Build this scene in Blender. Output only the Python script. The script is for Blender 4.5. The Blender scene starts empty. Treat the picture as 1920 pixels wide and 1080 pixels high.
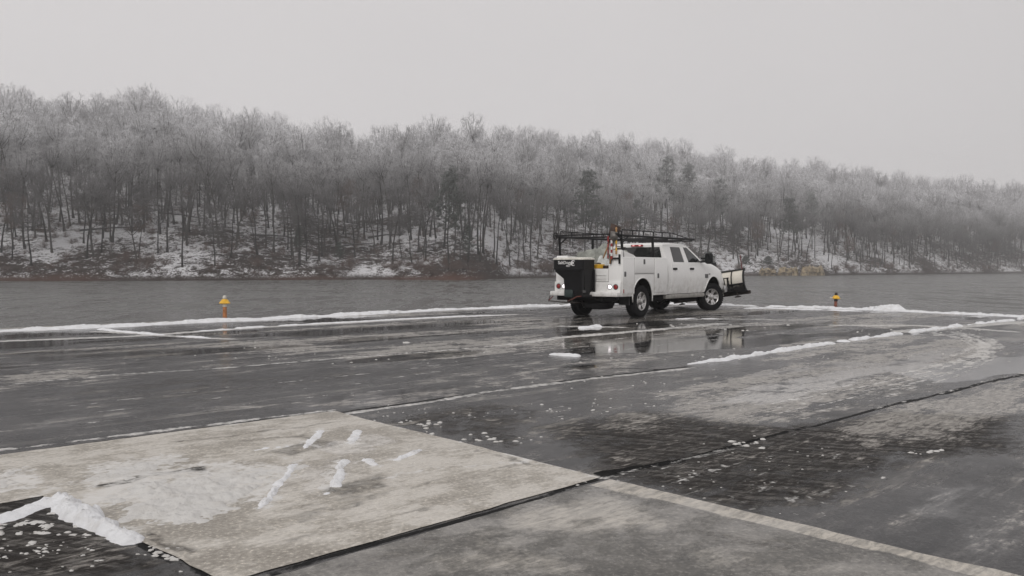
import bpy, bmesh, math, random
import numpy as np
from mathutils import Vector, Matrix, Euler
S = bpy.context.scene
COL = S.collection
R = math.radians
# ------------------------------------------------------------------ camera
F, HC, HY = 1550.0, 1.256, 504.0          # focal length in photo pixels, eye height, horizon row
PITCH = math.atan((540 - HY) / F)
cam = bpy.data.cameras.new('camera'); cam_o = bpy.data.objects.new('camera', cam); COL.objects.link(cam_o)
cam.sensor_width = 36.0; cam.lens = 36.0 * F / 1920.0; cam.clip_start = 0.05; cam.clip_end = 5000
cam_o.location = (0, 0, HC); cam_o.rotation_euler = (R(90) - PITCH, 0, 0)
S.camera = cam_o
# ------------------------------------------------------------------ sky, sun, exposure
SUN_EL, SUN_AZ = R(38), R(200)
SKY_STRENGTH, SKY_GREY, SKY_MIX = 0.1, (6.85, 6.6, 6.6), 0.93
world = bpy.data.worlds.new('World'); S.world = world; world.use_nodes = True
wn = world.node_tree; wn.nodes.clear()
def wnode(t, **k):
    n = wn.nodes.new(t)
    for a, b in k.items(): setattr(n, a, b)
    return n
sky = wnode('ShaderNodeTexSky', sky_type='NISHITA', sun_disc=False, sun_elevation=SUN_EL, sun_rotation=SUN_AZ)
hs = wnode('ShaderNodeHueSaturation'); hs.inputs['Saturation'].default_value = 0.25
mx = wnode('ShaderNodeMix', data_type='RGBA'); mx.inputs[0].default_value = SKY_MIX
mx.inputs[7].default_value = (*SKY_GREY, 1)
bg = wnode('ShaderNodeBackground'); bg.inputs['Strength'].default_value = SKY_STRENGTH
wo = wnode('ShaderNodeOutputWorld')
tc = wnode('ShaderNodeTexCoord'); cn = wnode('ShaderNodeTexNoise'); cn.inputs['Scale'].default_value = 1.6; cn.inputs['Detail'].default_value = 3
sx = wnode('ShaderNodeSeparateXYZ'); g1 = wnode('ShaderNodeMath', operation='MULTIPLY_ADD'); g1.inputs[1].default_value = -.10; g1.inputs[2].default_value = .92
g2 = wnode('ShaderNodeMath', operation='MULTIPLY_ADD'); g2.inputs[1].default_value = .16
gm = wnode('ShaderNodeMix', data_type='RGBA', blend_type='MULTIPLY'); gm.inputs[0].default_value = 1; gm.inputs[6].default_value = (*SKY_GREY, 1)
wn.links.new(tc.outputs['Generated'], cn.inputs[0]); wn.links.new(tc.outputs['Generated'], sx.inputs[0]); wn.links.new(sx.outputs[0], g1.inputs[0]); wn.links.new(cn.outputs[0], g2.inputs[0]); wn.links.new(g1.outputs[0], g2.inputs[2])
wn.links.new(g2.outputs[0], gm.inputs[7]); wn.links.new(gm.outputs[2], mx.inputs[7])
wn.links.new(sky.outputs[0], hs.inputs['Color']); wn.links.new(hs.outputs[0], mx.inputs[6])
wn.links.new(mx.outputs[2], bg.inputs[0]); wn.links.new(bg.outputs[0], wo.inputs[0])
sun = bpy.data.lights.new('sun', 'SUN'); sun.energy = 1.0; sun.angle = R(30); sun.color = (1, .97, .93)
sun_o = bpy.data.objects.new('sun', sun); COL.objects.link(sun_o)
sun_o.rotation_euler = (R(90) - SUN_EL, 0, math.pi - SUN_AZ)
S.view_settings.view_transform = 'Standard'; S.view_settings.look = 'None'
S.view_settings.exposure = 0.0; S.view_settings.gamma = 1.0
S.render.engine = 'CYCLES'
S.cycles.max_bounces = 6; S.cycles.diffuse_bounces = 3; S.cycles.glossy_bounces = 3
S.cycles.volume_bounces = 2; S.cycles.transparent_max_bounces = 12
S.cycles.use_denoising = True
HAZE_DENSITY = 0.00076
# ------------------------------------------------------------------ numpy noise
def _h(ix, iy, s):
    n = (ix.astype(np.int64) * 374761393 + iy.astype(np.int64) * 668265263 + int(s) * 1274126177) & 0xffffffff
    n = ((n ^ (n >> 13)) * 1274126177) & 0xffffffff
    n = ((n ^ (n >> 16)) * 2246822519) & 0xffffffff
    return ((n ^ (n >> 15)) & 0xffffff) / float(0xffffff)
def vn(x, y, s=0):
    x = np.asarray(x, float); y = np.asarray(y, float)
    ix, iy = np.floor(x), np.floor(y); fx, fy = x - ix, y - iy
    fx = fx * fx * (3 - 2 * fx); fy = fy * fy * (3 - 2 * fy)
    a, b = _h(ix, iy, s), _h(ix + 1, iy, s); c, d = _h(ix, iy + 1, s), _h(ix + 1, iy + 1, s)
    return (a * (1 - fx) + b * fx) * (1 - fy) + (c * (1 - fx) + d * fx) * fy
def fbm(x, y, s=0, o=4, g=.5):
    v = 0; a = 1; t = 0
    for k in range(o):
        v = v + a * vn(np.asarray(x) * 2 ** k, np.asarray(y) * 2 ** k, s + 17 * k); t += a; a *= g
    return v / t
def sst(a, b, x):
    t = np.clip((x - a) / (b - a), 0, 1); return t * t * (3 - 2 * t)
# ------------------------------------------------------------------ ground points
def g(px, py, z=0.0):                     # point of the level z seen at a place of the photo
    d = F * (HC - z) / (py - HY) * 1.0
    return np.array([(px - 960) / F * d, d])
def gl(*p): return np.array([g(*q) for q in p])
PHI = R(43.5); CU, SU = math.cos(PHI), math.sin(PHI)   # the slab grid runs along u and v
def uv2w(u, v): return u * CU - v * SU, u * SU + v * CU
def w2uv(x, y): return x * CU + y * SU, -x * SU + y * CU
# ------------------------------------------------------------------ objects
def tag(o, label=None, cat=None, group=None, kind=None):
    if label: o['label'] = label
    if cat: o['category'] = cat
    if group: o['group'] = group
    if kind: o['kind'] = kind
    return o
def mesh_obj(name, verts, faces, mats, parent=None, mi=None, smooth=False, sharp=None):
    me = bpy.data.meshes.new(name)
    me.from_pydata([tuple(map(float, v)) for v in verts] if not isinstance(verts, np.ndarray) else verts.tolist(), [], faces if not isinstance(faces, np.ndarray) else faces.tolist())
    for m in (mats if isinstance(mats, (list, tuple)) else [mats]): me.materials.append(m)
    if mi is not None: me.polygons.foreach_set('material_index', np.asarray(mi, dtype=np.int32))
    if smooth or sharp: me.polygons.foreach_set('use_smooth', np.ones(len(me.polygons), dtype=bool))
    me.update()
    if sharp: me.set_sharp_from_angle(angle=R(sharp))
    o = bpy.data.objects.new(name, me); COL.objects.link(o)
    if parent: o.parent = parent
    return o
def empty(name, loc=(0, 0, 0), rz=0):
    o = bpy.data.objects.new(name, None); COL.objects.link(o); o.location = loc; o.rotation_euler = (0, 0, rz)
    o.empty_display_size = .2
    return o
class MB:
    """Collects shapes and links them as one mesh object."""
    def __init__(s): s.v = []; s.f = []; s.m = []
    def add(s, v, f, m=0):
        b = len(s.v); s.v += [tuple(map(float, p)) for p in v]; s.f += [tuple(i + b for i in q) for q in f]; s.m += [m] * len(f); return s
    def box(s, x0, x1, y0, y1, z0, z1, bev=0.0, m=0, M=None):
        if bev <= 0:
            v = [(x, y, z) for x in (x0, x1) for y in (y0, y1) for z in (z0, z1)]
            f = [(0, 1, 3, 2), (4, 6, 7, 5), (0, 4, 5, 1), (2, 3, 7, 6), (0, 2, 6, 4), (1, 5, 7, 3)]
        else:
            b = min(bev, (x1 - x0) / 2.01, (y1 - y0) / 2.01, (z1 - z0) / 2.01)
            def ring(d, zz):
                X0, X1, Y0, Y1 = x0 + d, x1 - d, y0 + d, y1 - d; c = b * .6
                return [(X0 + c, Y0, zz), (X1 - c, Y0, zz), (X1, Y0 + c, zz), (X1, Y1 - c, zz), (X1 - c, Y1, zz), (X0 + c, Y1, zz), (X0, Y1 - c, zz), (X0, Y0 + c, zz)]
            rs = [ring(b, z0), ring(b * .3, z0 + b * .3), ring(0, z0 + b), ring(0, z1 - b), ring(b * .3, z1 - b * .3), ring(b, z1)]
            v = sum(rs, []); f = [tuple(range(7, -1, -1)), tuple(range(40, 48))]
            for k in range(5):
                for i in range(8):
                    j = (i + 1) % 8; f.append((k * 8 + i, k * 8 + j, k * 8 + 8 + j, k * 8 + 8 + i))
        if M is not None: v = [tuple(M @ Vector(p)) for p in v]
        return s.add(v, f, m)
    def tube(s, pts, r, n=8, m=0, cap=True):
        pts = [Vector(p) for p in pts]; rr = r if isinstance(r, (list, tuple)) else [r] * len(pts)
        v = []; f = []; prev = None
        for i, p in enumerate(pts):
            d = (pts[min(i + 1, len(pts) - 1)] - pts[max(i - 1, 0)])
            if d.length < 1e-9: d = Vector((0, 0, 1))
            d.normalize()
            a = d.cross(Vector((0, 0, 1)) if abs(d.z) < .95 else Vector((1, 0, 0))).normalized()
            if prev is not None:
                q = prev - d * prev.dot(d)
                if q.length > 1e-6: a = q.normalized()
            prev = a; b = d.cross(a)
            for k in range(n):
                t = 2 * math.pi * k / n; v.append(p + (a * math.cos(t) + b * math.sin(t)) * rr[i])
        for i in range(len(pts) - 1):
            for k in range(n):
                j = (k + 1) % n; f.append((i * n + k, i * n + j, i * n + n + j, i * n + n + k))
        if cap: f.append(tuple(range(n - 1, -1, -1))); f.append(tuple(range((len(pts) - 1) * n, len(pts) * n)))
        return s.add(v, f, m)
    def lathe(s, prof, n=24, m=0, M=None, closed=False):       # prof: (radius, height) turned about z
        v = []; f = []; L = len(prof)
        for k in range(n):
            t = 2 * math.pi * k / n
            for (r, z) in prof: v.append((r * math.cos(t), r * math.sin(t), z))
        for k in range(n):
            k2 = (k + 1) % n
            for i in range(L if closed else L - 1):
                j = (i + 1) % L; f.append((k * L + i, k2 * L + i, k2 * L + j, k * L + j))
        if not closed:
            f.append(tuple(k * L for k in range(n - 1, -1, -1))); f.append(tuple(k * L + L - 1 for k in range(n)))
        if M is not None: v = [tuple(M @ Vector(p)) for p in v]
        return s.add(v, f, m)
    def prism(s, poly, fn0, fn1, m=0):                          # poly of 2-D points, lifted by fn0 / fn1
        n = len(poly); v = [fn0(*p) for p in poly] + [fn1(*p) for p in poly]
        f = [tuple(range(n - 1, -1, -1)), tuple(range(n, 2 * n))] + [(i, (i + 1) % n, n + (i + 1) % n, n + i) for i in range(n)]
        return s.add(v, f, m)
    def build(s, name, mats, parent=None, smooth=False, sharp=None):
        o = mesh_obj(name, s.v, s.f, mats, parent, s.m, smooth, sharp)
        return o
# ------------------------------------------------------------------ materials
class NT:
    def __init__(s, name):
        s.mat = bpy.data.materials.new(name); s.mat.use_nodes = True; s.t = s.mat.node_tree; s.t.nodes.clear()
        s.out = s.n('ShaderNodeOutputMaterial'); s.b = s.n('ShaderNodeBsdfPrincipled'); s.l(s.b.outputs[0], s.out.inputs['Surface'])
        s.pos = s.n('ShaderNodeNewGeometry').outputs['Position']
        s.nrm = s.t.nodes[-1].outputs['Normal']
        s.obj = s.n('ShaderNodeTexCoord').outputs['Object']
    def n(s, t, **k):
        x = s.t.nodes.new(t)
        for a, b in k.items(): setattr(x, a, b)
        return x
    def l(s, a, b): s.t.links.new(a, b)
    def put(s, sock, v):
        if v is None: return
        if hasattr(v, 'is_output'): s.l(v, sock)
        elif isinstance(v, (tuple, list)) and len(v) == 3 and sock.type == 'RGBA': sock.default_value = (*v, 1)
        else: sock.default_value = v
    def math(s, op, a, b=None, c=None, clamp=False):
        x = s.n('ShaderNodeMath', operation=op, use_clamp=clamp)
        for i, v in enumerate((a, b, c)): s.put(x.inputs[i], v)
        return x.outputs[0]
    def mix(s, f, a, b):
        x = s.n('ShaderNodeMix', data_type='RGBA'); s.put(x.inputs[0], f); s.put(x.inputs[6], a); s.put(x.inputs[7], b); return x.outputs[2]
    def mixf(s, f, a, b):
        x = s.n('ShaderNodeMix', data_type='FLOAT'); s.put(x.inputs[0], f); s.put(x.inputs[2], a); s.put(x.inputs[3], b); return x.outputs[0]
    def noise(s, scale, detail=4, rough=.5, vec=None, dist=0):
        x = s.n('ShaderNodeTexNoise'); x.inputs['Scale'].default_value = scale; x.inputs['Detail'].default_value = detail
        x.inputs['Roughness'].default_value = rough; x.inputs['Distortion'].default_value = dist
        s.put(x.inputs['Vector'], vec if vec is not None else s.obj); return x.outputs[0]
    def vec(s, v, scale=(1, 1, 1), rot=(0, 0, 0)):
        x = s.n('ShaderNodeMapping'); x.inputs['Scale'].default_value = scale; x.inputs['Rotation'].default_value = rot; s.l(v, x.inputs[0]); return x.outputs[0]
    def ramp(s, v, a, b, lo=0., hi=1.):
        x = s.n('ShaderNodeMapRange', interpolation_type='SMOOTHSTEP'); s.put(x.inputs[0], v)
        for i, q in enumerate((a, b, lo, hi)): s.put(x.inputs[i + 1], q)
        return x.outputs[0]
    def attr(s, name):
        x = s.n('ShaderNodeAttribute', attribute_name=name); q = s.n('ShaderNodeSeparateColor'); s.l(x.outputs['Color'], q.inputs[0])
        return q.outputs[0], q.outputs[1], q.outputs[2], x.outputs['Alpha']
    def xyz(s, v):
        q = s.n('ShaderNodeSeparateXYZ'); s.l(v, q.inputs[0]); return q.outputs
    def bump(s, h, strength=.3, dist=.01, normal=None):
        x = s.n('ShaderNodeBump'); s.put(x.inputs['Strength'], strength); x.inputs['Distance'].default_value = dist; s.put(x.inputs['Height'], h)
        if normal is not None: s.put(x.inputs['Normal'], normal)
        s.l(x.outputs[0], s.b.inputs['Normal']); return x.outputs[0]
    def set(s, **k):
        for a, v in k.items(): s.put(s.b.inputs[{'color': 'Base Color', 'rough': 'Roughness', 'metal': 'Metallic', 'spec': 'Specular IOR Level', 'coat': 'Coat Weight', 'ior': 'IOR', 'emit': 'Emission Color', 'estr': 'Emission Strength'}[a]], v)
        return s.mat
def simple(name, col, rough=.5, metal=0., var=.25, scale=8., bump=0., **k):
    m = NT(name); nz = m.noise(scale, 5, .6)
    lo = tuple(c * (1 - var) for c in col); hi = tuple(min(1, c * (1 + var)) for c in col)
    m.set(color=m.mix(m.ramp(nz, .3, .7), lo, hi), rough=m.mixf(nz, rough * .8, min(1, rough * 1.2)), metal=metal, **k)
    if bump: m.bump(m.noise(scale * 6, 4), bump, .01)
    return m.mat
def m_paint():
    m = NT('white_paint'); z = m.xyz(m.obj)[2]
    d = m.math('MULTIPLY', m.ramp(z, 1.25, .45), m.ramp(m.noise(5, 6, .65), .35, .75))
    d = m.math('MULTIPLY', d, .65)
    m.set(color=m.mix(d, (.88, .875, .86), (.36, .33, .29)), rough=m.mixf(d, .28, .6), coat=.3); return m.mat
def m_snow(name='snow', col=(.83, .84, .86), dirt=.12):
    m = NT(name); a = m.noise(7, 6, .6); b = m.noise(45, 5, .7)
    m.set(color=m.mix(m.math('MULTIPLY', m.ramp(a, .45, .8), dirt * 3), col, (.55, .53, .5)), rough=.75, spec=.25)
    m.bump(m.math('ADD', a, m.math('MULTIPLY', b, .5)), .7, .03); return m.mat
M = dict(
    white=m_paint(), snow=m_snow(dirt=.2), dirty=m_snow('dirty_snow', (.66, .65, .63), .35),
    black=simple('black_plastic', (.01, .01, .011), .5, spec=.2), blackm=simple('black_metal', (.009, .009, .01), .5, spec=.25),
    under=simple('underbody', (.008, .008, .008), .9, spec=.1), rubber=simple('tyre_rubber', (.011, .011, .012), .8, bump=.2, spec=.15),
    alloy=simple('alloy', (.62, .61, .6), .28, .9, .1), chrome=simple('steel', (.55, .55, .55), .3, .9),
    glass=simple('dark_glass', (.012, .013, .014), .04, var=.1, spec=.7),
    red=simple('red_lens', (.25, .012, .012), .15), darkred=simple('dark_red_lens', (.13, .008, .01), .15),
    orange=simple('orange_paint', (.55, .16, .04), .5), rust=simple('rusty_post', (.4, .16, .06), .7, var=.4), rust2=simple('brown_post', (.2, .07, .045), .75, var=.4),
    yellow=simple('yellow_paint', (.75, .43, .035), .45), dark=simple('dark_fitting', (.025, .018, .015), .6),
    offwhite=simple('off_white', (.68, .66, .6), .5), tarp=simple('grey_tarp', (.28, .29, .26), .6, var=.35, scale=5, bump=.3),
    tarpw=simple('pale_tarp', (.6, .62, .6), .45, var=.2, scale=5, bump=.3), wood=simple('wood_handle', (.42, .24, .11), .6), 
    blade=simple('rusty_blade', (.06, .035, .025), .6, .3, .5), steelblade=simple('grey_blade', (.16, .15, .14), .45, .6),
    redstake=simple('red_reflector', (.32, .03, .03), .4), cream=None, rubberdark=simple('rubber_flap', (.01, .01, .01), .75), grey=simple('grey_latch', (.12, .12, .12), .4, .6),
    hose=simple('red_hose', (.16, .05, .035), .5), green=simple('dark_green_motor', (.02, .035, .033), .5))
def m_plow():
    m = NT('plow_blade'); z = m.xyz(m.obj)[2]; nz = m.noise(5, 6, .7)
    d = m.ramp(m.math('ADD', z, m.math('MULTIPLY', nz, .5)), .42, .28)
    st = m.ramp(m.noise(9, 6, .7), .58, .75)
    m.set(color=m.mix(m.math('MAXIMUM', d, m.math('MULTIPLY', st, .45)), (.74, .7, .62), (.03, .028, .027)), rough=.5); return m.mat
M['cream'] = m_plow()
def lit(name, col, e):
    m = NT(name); m.set(color=col, rough=.2, emit=col, estr=e); return m.mat
M['lamp_on'] = lit('lit_reverse_lens', (1, .93, .95), 1.5)
M['letter'] = simple('white_letter', (.75, .75, .74), .5, var=.05)
# ------------------------------------------------------------------ terrain: lake, platform, hill
WZ = -0.9
SHORE_PX = [(-900, 150), (-500, 146), (-200, 142), (0, 145), (200, 148), (400, 153), (560, 160), (700, 166), (770, 163), (850, 158), (905, 164), (960, 186), (1100, 209), (1250, 236), (1400, 256), (1540, 268), (1700, 314), (1800, 350), (1920, 388), (2200, 450), (2700, 520)]
RIDGE = [(-900, 42), (-200, 42), (0, 39), (150, 39), (300, 40), (420, 36), (520, 36), (640, 31), (780, 32.5), (900, 33), (1000, 36), (1100, 39.5), (1180, 40), (1280, 38.5), (1400, 35), (1540, 32), (1700, 31.5), (1800, 32), (1920, 33), (2700, 36)]
_sp = np.array(SHORE_PX, float); _rp = np.array(RIDGE, float)
def shore(a): return np.interp(a * F + 960, _sp[:, 0], _sp[:, 1])
def hill_z(a, d):                          # a = x / y, d = y
    ds = shore(a); t = (d - ds) * np.sqrt(1 + a * a) * .96; x = a * d
    zr = np.interp(a * F + 960, _rp[:, 0], _rp[:, 1]) + 0.0
    T = 180.0
    s = np.clip(t / T, 0, 1); prof = .35 * s + .65 * (1 - (1 - s) ** 2)
    z = WZ + np.where(t < 0, t * .25, 1.3 * sst(0, 2.2, t)) + zr * prof
    z = z + (fbm(x / 26., d / 26., 5, 4) - .5) * 5.0 * sst(0, 25, t) + (fbm(x / 5., d / 5., 9, 3) - .5) * 1.2 * sst(0, 8, t)
    return z - sst(T, T + 120, t) * 14
def m_hill():
    m = NT('hillside'); p = m.pos
    streak = m.noise(.8, 8, .74, m.vec(p, (.6, .4, 1.9)), .8); big = m.noise(.05, 3, .5, p); fine = m.noise(3.2, 6, .75, m.vec(p, (1, .6, 1.6)))
    z = m.xyz(p)[2]
    v = m.math('ADD', m.math('ADD', m.math('MULTIPLY', streak, .65), m.math('MULTIPLY', fine, .45)), m.math('MULTIPLY', big, .45))
    v = m.math('ADD', v, m.ramp(z, 4, 40, 0, .12))
    sn = m.math('MULTIPLY', m.ramp(v, .752, .825), m.ramp(m.math('ADD', z, m.math('MULTIPLY', fine, 3)), 0.9, 2.1))
    leaf = m.mix(fine, (.010, .008, .007), (.055, .037, .029))
    red = m.mix(m.math('MULTIPLY', m.ramp(m.math('ADD', z, m.math('MULTIPLY', big, 3)), 2.0, .6), m.attr('red')[0]), leaf, (.085, .04, .026))
    m.set(color=m.mix(sn, red, (.72, .72, .74)), rough=.9, spec=.1); m.bump(v, .8, .5); return m.mat
def build_hill():
    px = np.arange(-700, 2600, 9.0); ts = np.concatenate([np.arange(-14, 4, 1.0), np.arange(4, 60, 2.0), np.arange(60, 330, 5.0)])
    A = (px - 960) / F; AA, TT = np.meshgrid(A, ts, indexing='ij'); D = shore(AA) + TT
    Z = hill_z(AA, D); V = np.stack([AA * D, D, Z], -1).reshape(-1, 3); n, k = AA.shape
    i = np.arange(n - 1)[:, None] * k + np.arange(k - 1)[None, :]
    Fc = np.stack([i, i + k, i + k + 1, i + 1], -1).reshape(-1, 4)
    o = tag(mesh_obj('hill', V, Fc, m_hill(), smooth=True), kind='structure')
    pxs = (V[:, 0] / V[:, 1]) * F + 960; red = np.interp(pxs, [-50, 0, 150, 230, 470, 540, 620, 680, 730, 780, 880, 920, 1300, 1390, 1420], [.6, .7, .6, .0, .05, .6, .5, .1, .6, 1, 1, .1, .1, .5, 0])
    at_ = o.data.attributes.new('red', 'FLOAT_COLOR', 'POINT'); at_.data.foreach_set('color', np.stack([red] * 3 + [red * 0 + 1], -1).astype(np.float32).ravel())
build_hill()
def m_water():
    m = NT('lake_water'); p = m.pos
    w1 = m.noise(.8, 5, .65, m.vec(p, (1, .22, 1), (0, 0, .1)), .5); w2 = m.noise(3.6, 4, .65, m.vec(p, (1, .5, 1), (0, 0, -.3)), .4); w3 = m.noise(.035, 3, .55, m.vec(p, (1, 1.6, 1)))
    h = m.math('ADD', w1, m.math('MULTIPLY', w2, .35))
    m.set(color=(.12, .12, .115), rough=m.mixf(m.ramp(m.math('ADD', w1, m.math('MULTIPLY', m.math('SUBTRACT', w3, .5), .4)), .4, .62), .1, .52), ior=1.333)
    m.bump(h, m.mixf(m.ramp(w3, .35, .65), 1., 1.), .3); return m.mat
tag(mesh_obj('water', [(-700, -40, WZ), (1200, -40, WZ), (1200, 760, WZ), (-700, 760, WZ)], [(0, 1, 2, 3)], m_water()), kind='structure')
# ------------------------------------------------------------------ platform of tarmac and slabs
E1 = gl((0, 617), (1050, 571)); E2 = gl((1400, 570.5), (1920, 592))
VE = float(np.mean(w2uv(*E1.T)[1])) + .25; UE = float(np.mean(w2uv(*E2.T)[0])) + .3
def dline(P, pts):                         # distance to a polyline, and position along it
    best = np.full(P.shape[:-1], 1e9)
    for a, b in zip(pts[:-1], pts[1:]):
        ab = b - a; L = ab @ ab + 1e-12; t = np.clip(((P - a) @ ab) / L, 0, 1)
        best = np.minimum(best, np.linalg.norm(P - (a + t[..., None] * ab), axis=-1))
    return best
def dpoly(P, pts):                         # signed distance to a polygon, positive inside
    d = dline(P, np.vstack([pts, pts[:1]])); ins = np.zeros(P.shape[:-1], bool); n = len(pts)
    for i in range(n):
        a, b = pts[i], pts[(i + 1) % n]; c = (a[1] > P[..., 1]) != (b[1] > P[..., 1])
        with np.errstate(divide='ignore', invalid='ignore'): xx = (b[0] - a[0]) * (P[..., 1] - a[1]) / (b[1] - a[1]) + a[0]
        ins ^= c & (P[..., 0] < xx)
    return np.where(ins, d, -d)
PALE_POLYS = [   # px polygon, softness in metres, strength
    ([(1230, 738), (1420, 705), (1560, 672), (1740, 640), (1800, 632), (1860, 640), (1885, 660), (1760, 700), (1640, 735), (1500, 790), (1340, 800)], .35, .56),
    ([(1560, 800), (1700, 760), (1920, 708), (1920, 770), (1780, 820), (1650, 830)], .25, .62),
    ([(1000, 815), (1180, 775), (1300, 778), (1150, 815)], .3, .45),
    ([(430, 640), (560, 636), (640, 655), (560, 664), (470, 655)], .4, .55),
    ([(0, 706), (120, 694), (230, 693), (160, 708), (0, 722)], .2, .5),
    ([(1290, 612), (1500, 600), (1700, 590), (1560, 612), (1380, 624)], .6, .36),
    ([(1560, 606), (1680, 606), (1760, 614), (1660, 618)], .3, .6),
    ([(560, 765), (700, 742), (900, 718), (1000, 714), (900, 738), (700, 765)], .25, .34),
    ([(900, 700), (1100, 672), (1260, 655), (1200, 690), (1000, 712)], .5, .3)]
ROUGH_POLYS = [
    ([(1010, 800), (1200, 770), (1460, 800), (1680, 772), (1920, 780), (1920, 850), (1720, 860), (1560, 940), (1420, 975), (1140, 895)], .35, .75),
    ([(-200, 1090), (-200, 950), (90, 930), (360, 1090)], .2, .8),
    ([(700, 792), (900, 750), (1020, 770), (980, 850), (860, 830)], .25, .5),
    ([(1740, 700), (1920, 650), (1920, 700), (1800, 720)], .3, .4)]
PUDDLES = [
    ([(1020, 612), (1090, 596), (1230, 594), (1260, 606), (1300, 640), (1260, 660), (1120, 668), (1040, 664)], .5, .66),
    ([(1030, 690), (1060, 684), (1130, 682), (1100, 696)], .15, .7), ([(1290, 622), (1370, 612), (1410, 618), (1340, 640)], .35, .5),
    ([(500, 775), (620, 742), (760, 728), (900, 722), (820, 748), (640, 772)], .2, .75),
    ([(1290, 760), (1400, 720), (1600, 690), (1780, 650), (1850, 655), (1650, 715), (1480, 760)], .3, .6),
    ([(0, 668), (160, 654), (420, 648), (300, 668), (60, 682)], .3, .5), ([(0, 740), (300, 700), (700, 690), (900, 690), (500, 760), (200, 800), (0, 830)], .8, .5),
    ([(1620, 940), (1920, 860), (1920, 1090), (1840, 1090)], .5, .55), ([(380, 632), (700, 610), (950, 596), (900, 610), (600, 632)], .5, .6)]
CRACKS = [([(500, 1084), (1130, 899), (1290, 861), (1500, 806), (1640, 770), (1920, 702)], .032, .88), ([(640, 775), (860, 743), (1080, 712), (1290, 688)], .04, .8),
    ([(0, 853), (320, 812), (625, 772)], .03, .8), ([(80, 930), (380, 1084)], .03, .8), ([(1140, 690), (1250, 693)], .03, .7), ([(1130, 890), (1280, 866)], .06, .9)]
SLUSH = [([(650, 777), (760, 762), (930, 733), (1080, 714), (1300, 690)], .055, .75), ([(0, 722), (200, 704), (420, 690), (620, 673), (800, 660), (960, 646)], .05, .62),
    ([(960, 646), (1050, 633), (1200, 621), (1350, 607)], .09, .7), ([(0, 640), (240, 631), (500, 613), (640, 606), (800, 597), (960, 590)], .08, 1.1),
    ([(180, 622), (250, 625), (330, 631), (430, 636)], .06, .9), ([(1130, 899), (1290, 863), (1420, 830)], .05, .5), ([(1780, 622), (1850, 633), (1880, 650), (1840, 666), (1700, 700)], .05, .62),
    ([(1740, 622), (1800, 634), (1830, 650), (1790, 668)], .04, .55), ([(1570, 610), (1740, 611), (1900, 622)], .09, .8), ([(1700, 622), (1800, 612), (1920, 604)], .12, .8),
    ([(1270, 600), (1370, 598), (1480, 600)], .1, .6), ([(1060, 612), (1160, 614)], .1, .7), ([(0, 845), (320, 806), (620, 770)], .05, .75), ([(1640, 768), (1920, 700)], .04, .45)]
TRACKS = []
for k in range(5):                        # the truck's own wheel marks: two sweeping bends and straight passes
    o_ = (0, 7, 19, 25, 41)[k]; TRACKS.append(([(1700 + o_, 626 - k), (1780 + o_, 631 - k), (1838 + o_ * .7, 645), (1836 + o_ * .7, 662 + k * 2), (1760 + o_, 688 + k * 4), (1600 + o_, 722 + k * 7), (1440 + o_, 748 + k * 9)], .026, .6 + .12 * (k % 2)))
for (p, q, n, sx, sy) in (((1150, 905), (1560, 800), 5, 34, 22), ((1000, 770), (1330, 735), 4, 30, 15), ((1240, 885), (1480, 980), 4, 40, -4), ((700, 690), (1080, 640), 3, 20, 9), ((60, 770), (700, 700), 3, 30, 14), ((1000, 655), (1400, 612), 3, 40, 6)):
    for k in range(n): TRACKS.append(([(p[0] + sx * k, p[1] + sy * k), ((p[0] + q[0]) / 2 + sx * k, (p[1] + q[1]) / 2 + sy * k - 3), (q[0] + sx * k, q[1] + sy * k)], .02, .53))
def paint(X, Y):
    P = np.stack([X, Y], -1); u, v = w2uv(X, Y)
    wob = np.stack([fbm(X * 1.5, Y * 1.5, 3) - .5, fbm(X * 1.5, Y * 1.5, 4) - .5], -1)
    W = P + wob * .35 * np.clip(Y / 12, .25, 1.5)[..., None]; W2 = P + wob * .06 * np.clip(Y / 6, .5, 2.)[..., None]
    def polys(L):
        a = np.zeros_like(X)
        for pts, soft, k in L: a = np.maximum(a, k * sst(-soft, soft, dpoly(W, gl(*pts))))
        return a
    pale = polys(PALE_POLYS); rough = polys(ROUGH_POLYS); pud = polys(PUDDLES)
    pale = np.maximum(pale, .5 * sst(.52, .7, fbm(u * .22, v * 1.1, 91, 3)) * sst(7, 10, Y)); pud = np.maximum(pud, .8 * sst(.54, .68, fbm(u * .28 + 9, v * .9, 93, 3)) * sst(6, 9, Y) * (1 - sst(-.4, .3, dpoly(W, gl((980, 668), (1360, 660), (1380, 730), (980, 740))))))  # broken pale patches further off paint sky reflections into the film colour
    def lines(L, wobd):
        a = np.zeros_like(X)
        for pts, w, k in L:
            d = dline(wobd, gl(*pts)); w = w * np.clip(Y / 8, .8, 2.6); a = np.maximum(a, k * (1 - sst(w * .4, w * 1.7, d)))
        return a
    return pale, np.maximum(lines(SLUSH, W2), lines(TRACKS, W2)), pud, rough, lines(CRACKS, W2)
def grid_axis(a, b, f0, f1, d0, d1, growth=1.05):
    """Positions from a to b, spacing d0 near f0..f1 and growing to d1 away from it."""
    xs = list(np.arange(f0, f1, d0)); d = d0; x = f0
    while x > a: d = min(d * growth, d1); x -= d; xs.insert(0, max(x, a))
    d = d0; x = xs[-1]
    while x < b: d = min(d * growth, d1); x += d; xs.append(min(x, b))
    return np.array(xs)
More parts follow.
